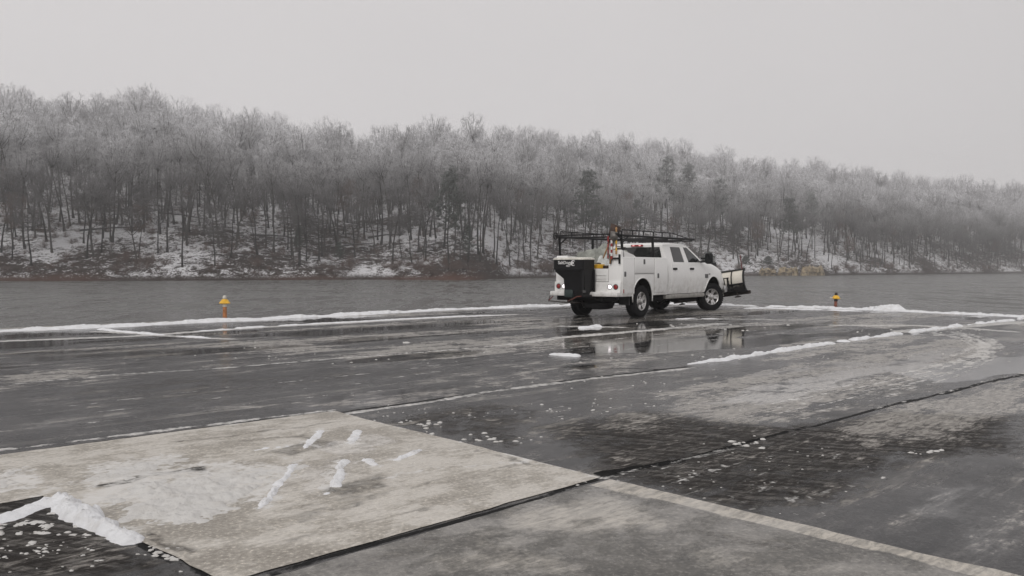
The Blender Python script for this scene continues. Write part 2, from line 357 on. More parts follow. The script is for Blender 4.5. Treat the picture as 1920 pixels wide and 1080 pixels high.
def sheet(name, us, vs, z, mat, attrs, keep=None, relief=None):
    U, V = np.meshgrid(us, vs, indexing='ij'); X, Y = uv2w(U, V)
    Z = np.full_like(X, z) + (0 if relief is None else relief(X, Y)); n, k = X.shape
    i = np.arange(n - 1)[:, None] * k + np.arange(k - 1)[None, :]
    Fc = np.stack([i, i + k, i + k + 1, i + 1], -1).reshape(-1, 4)
    o = mesh_obj(name, np.stack([X, Y, Z], -1).reshape(-1, 3), Fc, mat, smooth=True)
    pale, sl, pud, rough, crack = attrs(X, Y)
    for nm, ch in (('pa', (pale, sl, pud, np.ones_like(X))), ('pb', (rough, crack, 0 * X, np.ones_like(X)))):
        a = o.data.attributes.new(nm, 'FLOAT_COLOR', 'POINT'); a.data.foreach_set('color', np.stack(ch, -1).astype(np.float32).ravel())
    return o
def m_ground(name, base0, base1, film, wet_r, dry_r, film_k=1., spread=.0, sl_base=.0, an=3.4, pk=1.):
    """Wet paving: dirt, a pale film (slush, salt and painted sky sheen), puddles, cracks and crunchy dark ice, each from a painted field roughened by noise."""
    m = NT(name); p = m.pos
    pa = m.attr('pa'); pb = m.attr('pb')
    al = m.vec(p, (1, 1, 1), (0, 0, -PHI)); xl = m.vec(p, (1, 1, 1), (0, 0, .35))
    n1 = m.noise(2.3, 9, .7, p); n2 = m.noise(1.1, 9, .72, m.vec(al, (.5 + (4.5 - an) * .15, an, 1)), .35); n3 = m.noise(42, 5, .72, p); n4 = m.noise(9, 8, .74, p, .5); n5 = m.noise(.45, 4, .55, p)
    n6 = m.noise(3.2, 8, .74, m.vec(xl, (.6, 5, 1)), .5); n7 = m.noise(17, 6, .75, m.vec(al, (.45, 1.6, 1)), .6)
    def thr(a, k1, k2, k4, lo, hi, k7=.0):
        v = m.math('ADD', a, m.math('MULTIPLY', m.math('SUBTRACT', n1, .5), k1)); v = m.math('ADD', v, m.math('MULTIPLY', m.math('SUBTRACT', n2, .5), k2))
        v = m.math('ADD', v, m.math('MULTIPLY', m.math('SUBTRACT', n4, .5), k4))
        if k7: v = m.math('ADD', v, m.math('MULTIPLY', m.math('SUBTRACT', n7, .5), k7))
        return m.ramp(v, lo, hi)
    f_pale = thr(m.math('ADD', pa[0], spread), 1.9 * pk, 2.1 * pk, 1.0 * pk, .3, .72, .9 * pk); f_sl = thr(m.math('ADD', pa[1], sl_base), 1.0, .6, 1.7, .44, .68, 1.0); f_pud = thr(pa[2], .9, 1.1, .3, .38, .6)
    f_rough = thr(pb[0], 1.1, 1.1, 1.0, .3, .75, .6); f_cr = thr(pb[1], .5, .2, .9, .4, .6)
    base = m.mix(m.ramp(m.math('ADD', m.math('ADD', m.math('MULTIPLY', n1, .35), m.math('MULTIPLY', n2, .5)), m.math('MULTIPLY', n7, .15)), .4, .6), base0, base1)
    base = m.mix(m.ramp(n3, .5, .75, 0, .55), base, tuple(c * 2.2 for c in base1))
    base = m.mix(m.ramp(n3, .5, .3, 0, .5), base, tuple(c * .4 for c in base0))
    stain = m.math('MULTIPLY', m.ramp(n2, .52, .68), m.ramp(n5, .3, .65, .15, .8))
    base = m.mix(m.math('MULTIPLY', stain, .4), base, film)
    grit = m.ramp(m.math('ADD', m.math('MULTIPLY', n6, .55), m.math('MULTIPLY', n7, .45)), .46, .62)
    base = m.mix(m.math('MULTIPLY', f_rough, .92), base, m.mix(m.math('MULTIPLY', grit, .62), m.mix(n4, (.006, .005, .0045), (.04, .034, .029)), tuple(c * .55 for c in film)))
    base = m.mix(m.math('MULTIPLY', f_pale, m.mixf(m.ramp(n7, .35, .65), .3 * film_k, 1. * film_k)), base, film)
    base = m.mix(f_cr, base, (.008, .008, .008))
    base = m.mix(m.math('MULTIPLY', f_sl, m.mixf(m.ramp(n4, .3, .7), .35, 1.)), base, (.7, .69, .67))
    r = m.mixf(m.ramp(m.math('ADD', m.math('MULTIPLY', n2, .5), m.math('MULTIPLY', n5, .5)), .35, .65), wet_r, dry_r)
    r = m.mixf(f_rough, r, m.mixf(grit, .55, .25)); r = m.mixf(f_pale, r, m.math('ADD', m.math('MULTIPLY', n4, .3), .14)); r = m.mixf(f_pud, r, .035); r = m.mixf(f_cr, r, .7); r = m.mixf(f_sl, r, .7)
    m.set(color=base, rough=r, ior=1.36, spec=m.mixf(f_pud, m.mixf(f_rough, .22, .1), .5))
    h = m.math('ADD', m.math('MULTIPLY', n3, .5), m.math('MULTIPLY', n4, .9)); h = m.math('ADD', h, m.math('MULTIPLY', f_sl, 1.8)); h = m.math('ADD', h, m.math('MULTIPLY', m.math('MULTIPLY', n7, f_rough), 1.6)); h = m.math('SUBTRACT', h, m.math('MULTIPLY', f_cr, 1.3))
    k = m.mixf(f_rough, .2, .9); k = m.mixf(m.math('MULTIPLY', f_pud, m.math('SUBTRACT', 1., f_sl)), k, .025)
    m.bump(h, k, .012); return m.mat
US = grid_axis(-40, UE, 1.0, 9, .05, .14, 1.01); VS = grid_axis(-40, VE, -3.0, 8, .05, .14, 1.01)
tag(sheet('tarmac', US, VS, 0.0, m_ground('wet_tarmac', (.012, .012, .013), (.082, .079, .078), (.43, .405, .37), .05, .36, 1., .13), paint), kind='structure')
# the sides of the platform, falling to the lake
def bank():
    c0, c1, c2 = (-40, VE), (UE, VE), (UE, -40); o = 1.1
    top = [uv2w(*c) for c in (c0, c1, c2)]; bot = [uv2w(-40, VE + o), uv2w(UE + o, VE + o), uv2w(UE + o, -40)]
    v = [(x, y, -.002) for x, y in top] + [(x, y, -1.5) for x, y in bot]
    tag(mesh_obj('bank', v, [(0, 3, 4, 1), (1, 4, 5, 2)], simple('bank_gravel', (.16, .15, .14), .9, var=.5, scale=3, bump=.5)), kind='structure')
bank()
cA = g(1133, 899); cB = g(625, 772); cC = g(0, 851); cD = g(383, 1080); cE = g(505, 1080); cS = g(1870, 1074)
def quad_sheet(name, q, n0, n1, z, mat, attrs):
    """A slab from four corners (world), subdivided for its attributes, with a thin edge."""
    q = np.array(q, float); s, t = np.meshgrid(np.linspace(0, 1, n0), np.linspace(0, 1, n1), indexing='ij')
    P = ((1 - s) * (1 - t))[..., None] * q[0] + (s * (1 - t))[..., None] * q[1] + (s * t)[..., None] * q[2] + ((1 - s) * t)[..., None] * q[3]
    X, Y = P[..., 0].copy(), P[..., 1].copy()
    edge = np.minimum(np.minimum(s, 1 - s), np.minimum(t, 1 - t)) < 1e-6
    jx, jy = fbm(X * 5, Y * 5, 61) - .5, fbm(X * 5, Y * 5, 62) - .5
    X += jx * .035 * np.where(edge, 1, .3); Y += jy * .035 * np.where(edge, 1, .3)
    k = n1; i = np.arange(n0 - 1)[:, None] * k + np.arange(k - 1)[None, :]
    Fc = np.stack([i, i + k, i + k + 1, i + 1], -1).reshape(-1, 4)
    o = mesh_obj(name, np.stack([X, Y, np.full_like(X, z)], -1).reshape(-1, 3), Fc, mat, smooth=True)
    if o.data.polygons[0].normal.z < 0: o.data.flip_normals()
    pale, sl, pud, rough, crack = attrs(X, Y)
    for nm, ch in (('pa', (pale, sl, pud, np.ones_like(X))), ('pb', (rough, crack, 0 * X, np.ones_like(X)))):
        a = o.data.attributes.new(nm, 'FLOAT_COLOR', 'POINT'); a.data.foreach_set('color', np.stack(ch, -1).astype(np.float32).ravel())
    return tag(o, kind='structure')
def paint_pad(X, Y):
    P = np.stack([X, Y], -1); W = P + np.stack([fbm(X * 4, Y * 4, 31) - .5, fbm(X * 4, Y * 4, 32) - .5], -1) * .25; z = np.zeros_like(X)
    def pl(pts, soft, k): return k * sst(-soft, soft, dpoly(W, gl(*pts)))
    def ln(pts, w, k): return k * (1 - sst(w * .4, w * 1.6, dline(W, gl(*pts))))
    sl = np.maximum.reduce([pl([(150, 915), (250, 880), (500, 868), (560, 880), (470, 950), (300, 1000), (180, 960)], .22, .6), pl([(90, 920), (180, 870), (330, 855), (360, 880), (200, 915)], .1, .55),
        ln([(0, 848), (330, 808), (620, 773)], .04, .6), ln([(470, 846), (560, 838), (620, 840)], .03, .55), ln([(700, 905), (830, 880), (1000, 868)], .03, .4), ln([(640, 775), (880, 832), (1120, 896)], .04, .45), pl([(-60, 880), (60, 880), (90, 915), (-60, 930)], .08, .55)])
    for q in ([(478, 962), (500, 938), (525, 905), (556, 870)], [(600, 940), (625, 915), (635, 890), (645, 862)], [(566, 845), (582, 830), (604, 807)], [(655, 836), (672, 808)], [(735, 868), (790, 845)], [(675, 868), (705, 876)], [(86, 930), (150, 960), (270, 1024)]): sl = np.maximum(sl, ln(q, .05, .42))
    rough = np.maximum.reduce([ln([(180, 915), (280, 893), (380, 884)], .05, .9), pl([(590, 930), (720, 890), (730, 915), (640, 945)], .06, .6), ln([(450, 830), (560, 822), (640, 835)], .05, .6), ln([(330, 830), (560, 803), (640, 790)], .03, .6), ln([(730, 930), (560, 975), (420, 1010)], .05, .45), ln([(260, 1010), (340, 1040)], .05, .7), ln([(560, 960), (760, 920), (1000, 870)], .03, .5), ln([(430, 1040), (640, 1000), (900, 930)], .03, .45), pl([(480, 850), (600, 830), (640, 838), (520, 862)], .06, .55), ln([(900, 850), (1060, 880)], .025, .5)])
    pud = np.maximum(pl([(560, 880), (640, 840), (700, 830), (720, 850), (640, 910), (560, 960)], .1, .55), pl([(560, 840), (700, 810), (760, 830), (640, 850)], .08, .6))
    crack = ln([(400, 800), (470, 845)], .02, .3)
    return z + .5, sl, pud, rough, crack
def paint_slab(X, Y):
    P = np.stack([X, Y], -1); W = P + np.stack([fbm(X * 3, Y * 3, 41) - .5, fbm(X * 3, Y * 3, 42) - .5], -1) * .12
    d = dline(W, gl((1140, 905), (1500, 985), (1880, 1076)))
    strip = 1.9 * (1 - sst(.09, .15, d)); pl = lambda pts, soft, k: k * sst(-soft, soft, dpoly(W, gl(*pts)))
    patch = np.maximum.reduce([pl([(900, 960), (1150, 920), (1250, 960), (1300, 1000), (1100, 1010), (950, 1000)], .2, .5), pl([(780, 1040), (1000, 1030), (1200, 1090), (800, 1090)], .15, .5), pl([(1240, 1010), (1560, 1040), (1600, 1090), (1280, 1090)], .15, .42)])
    rough = np.maximum(pl([(560, 1070), (800, 1000), (900, 1010), (700, 1090)], .15, .42), pl([(1280, 985), (1600, 1030), (1500, 1050), (1290, 1010)], .1, .45))
    return np.maximum(strip, patch), np.zeros_like(X), .45 + 0 * X, rough, np.zeros_like(X)
concrete = m_ground('worn_concrete', (.31, .285, .247), (.53, .497, .44), (.65, .62, .57), .3, .5, .8, 0., .16, 1.7)
damp = m_ground('damp_concrete', (.10, .097, .09), (.23, .218, .198), (.56, .52, .455), .22, .45, 1., 0., 0., 1.5, .3)
dA = (cA - cE); dA = dA / np.linalg.norm(dA); dB = (cB - cA) / np.linalg.norm(cB - cA)
corner_low = g(383, 1080)                  # lower left edge of the pad
t_up = float((cC - corner_low) @ dB)
c_low = g(78, 933); dE = (c_low - corner_low) / np.linalg.norm(c_low - corner_low)
pad_q = [corner_low - dE * (float((corner_low - cE) @ dB) - .025), cA + dB * .025, cB, corner_low + dE * t_up * .98 / float(dE @ dB)]
quad_sheet('concrete_pad', pad_q, 60, 80, .004, concrete, paint_pad)
pad2 = [c_low - dA * 3.0, c_low + dA * .012, pad_q[3] + dA * .012, pad_q[3] - dA * 3.0]
quad_sheet('concrete_pad', pad2, 50, 40, .0025, concrete, paint_pad)
slab_q = [None] * 4
slab_q[1] = cA + (cS - cA) / np.linalg.norm(cS - cA) * 3.0; slab_q[0] = slab_q[1] - dA * 4.5
slab_q[2] = cA - dB * .045; slab_q[3] = slab_q[2] - dA * 4.5
quad_sheet('concrete_slab', slab_q, 90, 70, .004, damp, paint_slab)
# ------------------------------------------------------------------ snow left on the platform
def resample(pts, ds):
    out = [pts[0]]; 
    for a, b in zip(pts[:-1], pts[1:]):
        n = max(1, int(np.linalg.norm(b - a) / ds)); out += [a + (b - a) * (k + 1) / n for k in range(n)]
    return np.array(out)
def ridge(label, px, w, h, seed, cat='snow ridge', lumps=.5, gap=0., ds=None, taper=.12, mat=None, group=None, z0=.0, name='snow_ridge'):
    """A line of ploughed snow along a path on the ground: a lumpy strip with its own thickness."""
    pts = gl(*px); c = resample(pts, ds or max(.03, w / 6)); n = len(c); M_ = 15
    s = np.concatenate([[0], np.cumsum(np.linalg.norm(np.diff(c, axis=0), axis=1))]); T = np.gradient(c, axis=0); T /= np.linalg.norm(T, axis=1)[:, None] + 1e-9; N = np.stack([-T[:, 1], T[:, 0]], 1)
    wob = (fbm(s / (w * 5), s * 0 + seed, seed, 3) - .5) * w * 1.2; wid = w * (.45 + 1.1 * fbm(s / (w * 3), s * 0, seed + 3, 4)); hh = h * (.35 + 1.3 * fbm(s / (w * 2.2), s * 0, seed + 7, 4))
    e = np.minimum(s, s[-1] - s) / (s[-1] * taper + 1e-6); e = np.clip(e, 0, 1) ** .6; wid = wid * (.3 + .7 * e); hh = hh * e
    if gap > 0: k_ = sst(gap - .12, gap + .12, fbm(s / (w * 6), s * 0 + 3, seed + 11, 3)); wid = wid * (.25 + .75 * k_); hh = hh * k_
    t = np.linspace(-1, 1, M_); X = c[:, 0:1] + N[:, 0:1] * (wob[:, None] + t * wid[:, None]); Y = c[:, 1:2] + N[:, 1:2] * (wob[:, None] + t * wid[:, None])
    prof = (1 - np.abs(t) ** 2.2) ** .75; ln = .6 * fbm(X / (w * .55), Y / (w * .55), seed + 20, 4) + .4 * fbm(X / (w * .16), Y / (w * .16), seed + 25, 3); Z = z0 + hh[:, None] * prof * (1 - lumps * .7 + lumps * 1.7 * ln) - .006
    X += (vn(X / (w * .5), Y / (w * .5), seed + 30) - .5) * w * .35; Y += (vn(X / (w * .5), Y / (w * .5), seed + 31) - .5) * w * .35
    i = np.arange(n - 1)[:, None] * M_ + np.arange(M_ - 1)[None, :]; F_ = np.stack([i, i + M_, i + M_ + 1, i + 1], -1).reshape(-1, 4)
    Vv = np.stack([X, Y, Z], -1).reshape(-1, 3); zc = Vv[F_][..., 2].max(1); F_ = F_[zc > z0 + .0005]
    o = mesh_obj(name, Vv, F_, mat or M['snow'], smooth=True)
    if len(F_) and o.data.polygons[len(F_) // 2].normal.z < 0: o.data.flip_normals()
    return tag(o, label, cat, group)
ridge('long white snow ridge along the water edge from the left border to the truck', [(-420, 640), (-60, 625), (0, 621.5), (220, 612), (420, 602.5), (640, 591.5), (860, 580), (1050, 573.5), (1180, 568)], .24, .06, 1, lumps=.6, gap=.2, taper=.01)
ridge('thinner inner snow ridge running beside the long shoreline ridge', [(300, 626), (420, 618), (500, 612), (640, 605), (760, 598), (860, 593.5), (960, 590)], .11, .022, 2, lumps=.6, gap=.38)
ridge('thin snow streak crossing diagonally from the shoreline ridge at far left', [(170, 616), (230, 622), (290, 627), (330, 630), (400, 635)], .10, .025, 3, lumps=.6, gap=.3)
ridge('white snow ridge on the platform edge right of the truck plow', [(1190, 568), (1370, 573), (1470, 576), (1600, 580), (1640, 581)], .16, .05, 4, lumps=.7, gap=.25, taper=.02)
ridge('white snow ridge on the right edge beyond the snow heap', [(1640, 581.5), (1700, 584.5), (1800, 589), (1920, 595), (2100, 605)], .16, .05, 5, lumps=.6, gap=.25, taper=.02)
ridge('low white ridge just inside the shoreline ridge right of the truck', [(1385, 579), (1440, 578), (1560, 582), (1620, 584)], .16, .03, 6, lumps=.6, gap=.3)
ridge('jagged snow heap pushed up at the platform edge right of the right post', [(1616, 580.5), (1650, 581), (1675, 582.5), (1705, 584)], .32, .15, 9, 'snow heap', lumps=1.4, ds=.03, taper=.4, gap=.12, name='snow_heap')
ridge('diagonal snow ridge sweeping from mid platform up to the right border', [(1285, 684), (1330, 679), (1400, 669), (1500, 653), (1600, 638), (1700, 624.5), (1800, 611), (1920, 598), (2050, 587)], .085, .038, 8, lumps=.75, gap=.34, taper=.05)
ridge('small snow lump behind the rear tyres on the wet tarmac', [(1085, 616), (1105, 614.5), (1128, 613)], .12, .04, 12, 'snow lump', lumps=.8, name='snow_lump')
ridge('flat snow lump in front of the dark puddle below the spreader', [(1036, 664), (1062, 667), (1090, 669)], .1, .03, 13, 'snow lump', lumps=.6, name='snow_lump')
ridge('thin snow strip on the tarmac just below the front wheel', [(1255, 599), (1300, 597), (1350, 598)], .14, .015, 14, lumps=.7, gap=.3)
ridge('big clean snow mound at the lower left corner of the pale pad', [(86, 940), (112, 950), (150, 972), (190, 998), (262, 1022)], .075, .045, 15, 'snow mound', lumps=1.25, ds=.008, taper=.1, name='snow_mound')
ridge('broken snow bank trailing left from the big mound in the corner', [(-60, 990), (0, 975), (40, 960), (80, 946), (110, 950)], .075, .03, 16, 'snow mound', lumps=1., ds=.012, gap=.25, name='snow_mound')
ZP = .004
ridge('long thin snow finger in the middle of the pale pad', [(478, 962), (500, 938), (525, 905), (556, 870)], .028, .015, 21, lumps=.8, ds=.008, z0=ZP, gap=.15)
ridge('broad rough snow finger right of the long thin one on the pad', [(600, 940), (625, 915), (635, 890), (645, 862)], .036, .015, 22, lumps=1., ds=.008, z0=ZP, gap=.25)
ridge('small slanting snow finger near the upper edge of the pad', [(566, 845), (582, 830), (604, 807)], .034, .012, 23, lumps=1., ds=.008, z0=ZP)
ridge('short upright snow finger nearest the far corner of the pad', [(655, 836), (663, 822), (672, 808)], .034, .012, 24, lumps=1., ds=.008, z0=ZP)
ridge('low snow finger on the right part of the pad', [(735, 868), (760, 858), (790, 845)], .03, .013, 25, lumps=.9, ds=.008, z0=ZP, gap=.2)
ridge('low snow streak left of the small slanting finger', [(468, 848), (500, 843), (545, 839)], .026, .009, 26, lumps=.8, ds=.008, z0=ZP, gap=.25)
ridge('blunt snow clump between the two right fingers of the pad', [(675, 868), (690, 866), (705, 876)], .03, .013, 27, lumps=.9, ds=.008, z0=ZP)
def patch(label, poly, h, seed, step=.011, thr=.42, z0=ZP, scale=9., cat='snow patch'):
    """A thin rough sheet of snow with a ragged outline."""
    P = gl(*poly); lo, hi = P.min(0) - .1, P.max(0) + .1; xs, ys = np.arange(lo[0], hi[0], step), np.arange(lo[1], hi[1], step); X, Y = np.meshgrid(xs, ys, indexing='ij'); Q = np.stack([X, Y], -1)
    m = sst(-.15, .25, dpoly(Q, P)) + (fbm(X * 3, Y * 3, seed, 4) - .5) * 1.2 + (fbm(X * 14, Y * 14, seed + 4, 4) - .5) * 1.7; n = fbm(X * 26, Y * 26, seed + 1, 3)
    Z = z0 - .003 + h * np.clip((m - thr) * 1.1, -.4, 1.1) * (.15 + 1.7 * n ** 1.3); k = len(ys); i = np.arange(len(xs) - 1)[:, None] * k + np.arange(k - 1)[None, :]; F_ = np.stack([i, i + k, i + k + 1, i + 1], -1).reshape(-1, 4)
    V = np.stack([X, Y, Z], -1).reshape(-1, 3); F_ = F_[V[F_][..., 2].max(1) > z0 + .0005]; used = np.unique(F_); mp = np.zeros(len(V), int); mp[used] = np.arange(len(used))
    return tag(mesh_obj('snow_patch', V[used], mp[F_], M['dirty'], smooth=True), label, cat)
patch('large rough thin snow patch beside the mound on the left of the pad', [(180, 925), (330, 895), (480, 880), (545, 882), (500, 925), (460, 960), (330, 1000), (240, 985)], .026, 41, thr=.44)
patch('narrow snow patch along the upper left of the pad', [(95, 918), (170, 878), (330, 855), (370, 866), (250, 905), (150, 925)], .022, 42, thr=.6)
patch('snow patch at the left border on the neighbouring pale slab', [(-40, 890), (20, 878), (85, 905), (60, 925), (-20, 925)], .02, 43, thr=.6)
# crumbs of snow and ice strewn over the tarmac
CR = [((790, 800), 60, 10, 14, .022), ((960, 772), 90, 8, 10, .018), ((930, 826), 70, 10, 20, .022), ((1050, 770), 90, 12, 8, .02), ((1410, 832), 40, 10, 14, .024), ((1180, 760), 160, 30, 16, .014), ((1740, 850), 30, 6, 8, .022), ((640, 672), 420, 16, 30, .018), ((1400, 880), 260, 50, 40, .009), ((80, 1000), 120, 22, 24, .018), ((60, 1040), 120, 30, 60, .011),
      ((300, 1040), 50, 22, 26, .016), ((800, 780), 240, 16, 34, .012), ((1060, 905), 90, 10, 20, .014), ((520, 660), 300, 14, 14, .02), ((760, 645), 5, 2, 2, .06), ((1300, 612), 120, 8, 16, .035), ((1480, 670), 330, 14, 40, .02), ((560, 850), 210, 30, 50, .010), ((1180, 715), 180, 12, 20, .014), ((1720, 620), 160, 5, 30, .025)]
def crumbs():
    r = random.Random(5); b = MB(); ico = None
    for (c, sx, sy, n, sz) in CR:
        for i in range(n):
            px, py = r.gauss(c[0], sx * .55), r.gauss(c[1], sy * .55)
            if py < 606: continue
            x, y = g(px, py); s = sz * .62 * r.uniform(.25, 1.5); m = 6; v = [(x, y, s * r.uniform(.3, .65))]; th0 = r.random() * 6
            for rr, zz in ((.6, .45), (1., -.1)):
                for k in range(m): t = th0 + 2 * math.pi * k / m; q = s * rr * r.uniform(.55, 1.5); v.append((x + q * math.cos(t) * 1.35, y + q * math.sin(t), s * zz * r.uniform(.6, 1.2)))
            f = [(0, 1 + k, 1 + (k + 1) % m) for k in range(m)] + [(1 + k, 7 + k, 7 + (k + 1) % m, 1 + (k + 1) % m) for k in range(m)]; b.add(v, f)
    tag(b.build('snow_crumbs', M['dirty'], smooth=True), kind='stuff')
crumbs()
# ------------------------------------------------------------------ edge marker posts
def post(px, py, d_y, height, label, body, knob, collar, tilt, white_wing):
    x, y = (px - 960) / F * d_y, d_y; e = tag(empty('marker_post', (x, y, -.3)), label, 'marker post', 'marker posts at the water edge'); e.rotation_euler = (0, tilt, 0); h = height + .3
    b = MB(); b.tube([(0, 0, 0), (0, 0, h - .26)], [.058, .045], 12); part_(b, 'post', body, e)
    b = MB(); b.lathe([(.052, h - .275), (.055, h - .27), (.055, h - .225), (.046, h - .215), (.046, h - .2)], 14); part_(b, 'collar', collar, e)
    b = MB(); b.lathe([(.03, h - .212), (.128, h - .195), (.132, h - .185), (.085, h - .115), (.048, h - .085), (.03, h - .085)], 20); part_(b, 'shade', M['yellow'], e)
    b = MB(); b.lathe([(.03, h - .09), (.045, h - .075), (.05, h - .045), (.042, h - .012), (.02, h + .003)], 14); part_(b, 'knob', knob, e)
    b = MB(); b.lathe([(.034, h - .205), (.05, h - .222), (.05, h - .228), (.02, h - .23)], 12); part_(b, 'lamp_neck', M['dark'], e)
    if white_wing: b = MB(); b.box(-.19, -.115, -.03, .03, h - .19, h - .15, .012); part_(b, 'tab', M['offwhite'], e)
def part_(b, name, mat, e): return b.build(name, mat, e, smooth=True, sharp=35)
post(421, 600, 20.3, .60, 'left marker post, orange with yellow conical shade and white knob', M['rust'], M['offwhite'], M['offwhite'], 0, False)
post(1566, 580, 26.3, .50, 'right marker post, brown with tilted yellow shade and dark knob', M['rust2'], M['dark'], M['dark'], .05, True)
# ------------------------------------------------------------------ utility truck (X forward, Y left, Z up, origin under the rear axle)
TX, TY, TYAW, WB = 2.603, 22.13, .906, 4.39
truck = empty('utility_truck', (TX, TY, 0), TYAW)
tag(truck, 'white crew cab utility truck with service body, ladder rack, salt spreader and front plow', 'truck')
def part(mb, name, mats, parent=None, **k): return mb.build(name, mats, parent or truck, **k)
def apply_bool(o, cutters):
    for c in cutters:
        md = o.modifiers.new('cut', 'BOOLEAN'); md.operation = 'DIFFERENCE'; md.object = c; md.solver = 'EXACT'
    dg = bpy.context.evaluated_depsgraph_get(); me = bpy.data.meshes.new_from_object(o.evaluated_get(dg)); o.modifiers.clear(); o.data = me
    for c in cutters: bpy.data.objects.remove(c)
    me.set_sharp_from_angle(angle=R(35))
def outward(o):
    bm = bmesh.new(); bm.from_mesh(o.data); bmesh.ops.recalc_face_normals(bm, faces=bm.faces); bm.to_mesh(o.data); bm.free()
def cyl_cut(x, z, r, y0, y1, flat=None):
    b = MB(); n = 40
    poly = [(x + r * math.cos(2 * math.pi * k / n), z + r * math.sin(2 * math.pi * k / n)) for k in range(n)]
    b.prism(poly, lambda p, q: (p, y0, q), lambda p, q: (p, y1, q), 1)
    o = b.build('cutter', [M['white'], M['under']], truck); outward(o); return o
# cab, fenders and hood in one lofted shell
def yw(z, zb): return .945 - .335 * max(0, z - zb)
def section(X, zb, zbelt, zt, w=1.):
    zs = zbelt - zb; e = zt - .075
    P = [(.55, zb), (.93, zb + .01), (.975, zb + .28 * zs), (.985, zb + .6 * zs), (.965, zb + .85 * zs), (.945, zbelt)]
    for f in (.12, .5, 1.): z = zbelt + (e - zbelt) * f; P.append((yw(z, zbelt), z))
    ye = yw(e, zbelt); P += [(ye - .025, zt - .03), (ye - .085, zt - .002), (.38, zt + .012), (0, zt + .016)]
    return [(X, y * w, z) for y, z in P]
ST = [(1.50, .56, 1.42, 1.915), (1.53, .55, 1.42, 1.95), (1.62, .55, 1.42, 1.965), (2.2, .55, 1.42, 1.985), (2.75, .55, 1.42, 1.975), (2.98, .55, 1.42, 1.945), (3.08, .55, 1.42, 1.905), (3.35, .55, 1.42, 1.745), (3.62, .55, 1.41, 1.58), (3.84, .55, 1.35, 1.46),
      (4.0, .55, 1.33, 1.445), (4.25, .55, 1.33, 1.44), (4.5, .55, 1.3, 1.405), (4.75, .56, 1.24, 1.345), (4.98, .57, 1.15, 1.265), (5.14, .58, 1.07, 1.19, .985), (5.25, .6, .98, 1.1, .955), (5.31, .62, .9, 1.0, .92)]
b = MB(); rows = []
for s_ in ST:
    h_ = section(*s_); rows.append([(x, -y, z) for x, y, z in h_] + [(x, y, z) for x, y, z in h_[-2::-1]])
n_ = len(rows[0]); vs_ = sum(rows, []); fs_ = []
for i in range(len(rows) - 1):
    for j in range(n_): k = (j + 1) % n_; fs_.append((i * n_ + j, i * n_ + k, (i + 1) * n_ + k, (i + 1) * n_ + j))
fs_ += [tuple(range(n_ - 1, -1, -1)), tuple(range((len(rows) - 1) * n_, len(rows) * n_))]
b.add(vs_, fs_); cab = part(b, 'cab', [M['white'], M['under']], smooth=True)
outward(cab)
apply_bool(cab, [cyl_cut(WB, .50, .53, -1.3, -.55), cyl_cut(WB, .50, .53, .55, 1.3)])
def yside(X, z):
    """Half width of the cab shell at a place on its side."""
    zbs = np.interp(X, [s[0] for s in ST], [s[2] for s in ST]); z0 = np.interp(X, [s[0] for s in ST], [s[1] for s in ST]); zs = zbs - z0
    w = np.interp(X, [s[0] for s in ST], [(s[4] if len(s) > 4 else 1.) for s in ST])
    if z > zbs: return yw(z, zbs) * w
    return float(np.interp(z, [z0, z0 + .01, z0 + .28 * zs, z0 + .6 * zs, z0 + .85 * zs, zbs], [.55, .93, .975, .985, .965, .945])) * w
def side_panel(name, poly, off, mat, parent=None, sides=(-1,), zcut=()):
    """A panel following the cab side: polygon in (X, Z), cut in bands at the levels zcut."""
    zs = sorted({z for _, z in poly} | set(zcut)); b = MB()
    def xat(z, side):
        xs = []
        n = len(poly)
        for i in range(n):
            (x0, z0), (x1, z1) = poly[i], poly[(i + 1) % n]
            if min(z0, z1) - 1e-9 <= z <= max(z0, z1) + 1e-9:
                if abs(z1 - z0) < 1e-9: xs += [x0, x1]
                else: xs.append(x0 + (x1 - x0) * (z - z0) / (z1 - z0))
        return min(xs), max(xs)
    for sd in sides:
        v = []; f = []
        for z in zs:
            a, c = xat(z, sd)
            for o_ in (off, -.03): v += [(a, sd * (yside(a, z) + o_), z), (c, sd * (yside(c, z) + o_), z)]
        for i in range(len(zs) - 1):
            p, q = 4 * i, 4 * i + 4; f += [(p, p + 1, q + 1, q), (p + 2, p, q, q + 2), (p + 1, p + 3, q + 3, q + 1)]
        t = 4 * (len(zs) - 1); f += [(0, 2, 3, 1), (t, t + 1, t + 3, t + 2)]
        if sd > 0: f = [tuple(reversed(q)) for q in f]
        b.add(v, f)
    return b.build(name, mat, parent or truck, smooth=True, sharp=30)
lev = (.7, .85, 1.0, 1.15, 1.25, 1.33, 1.38)
BL = M['blackm']
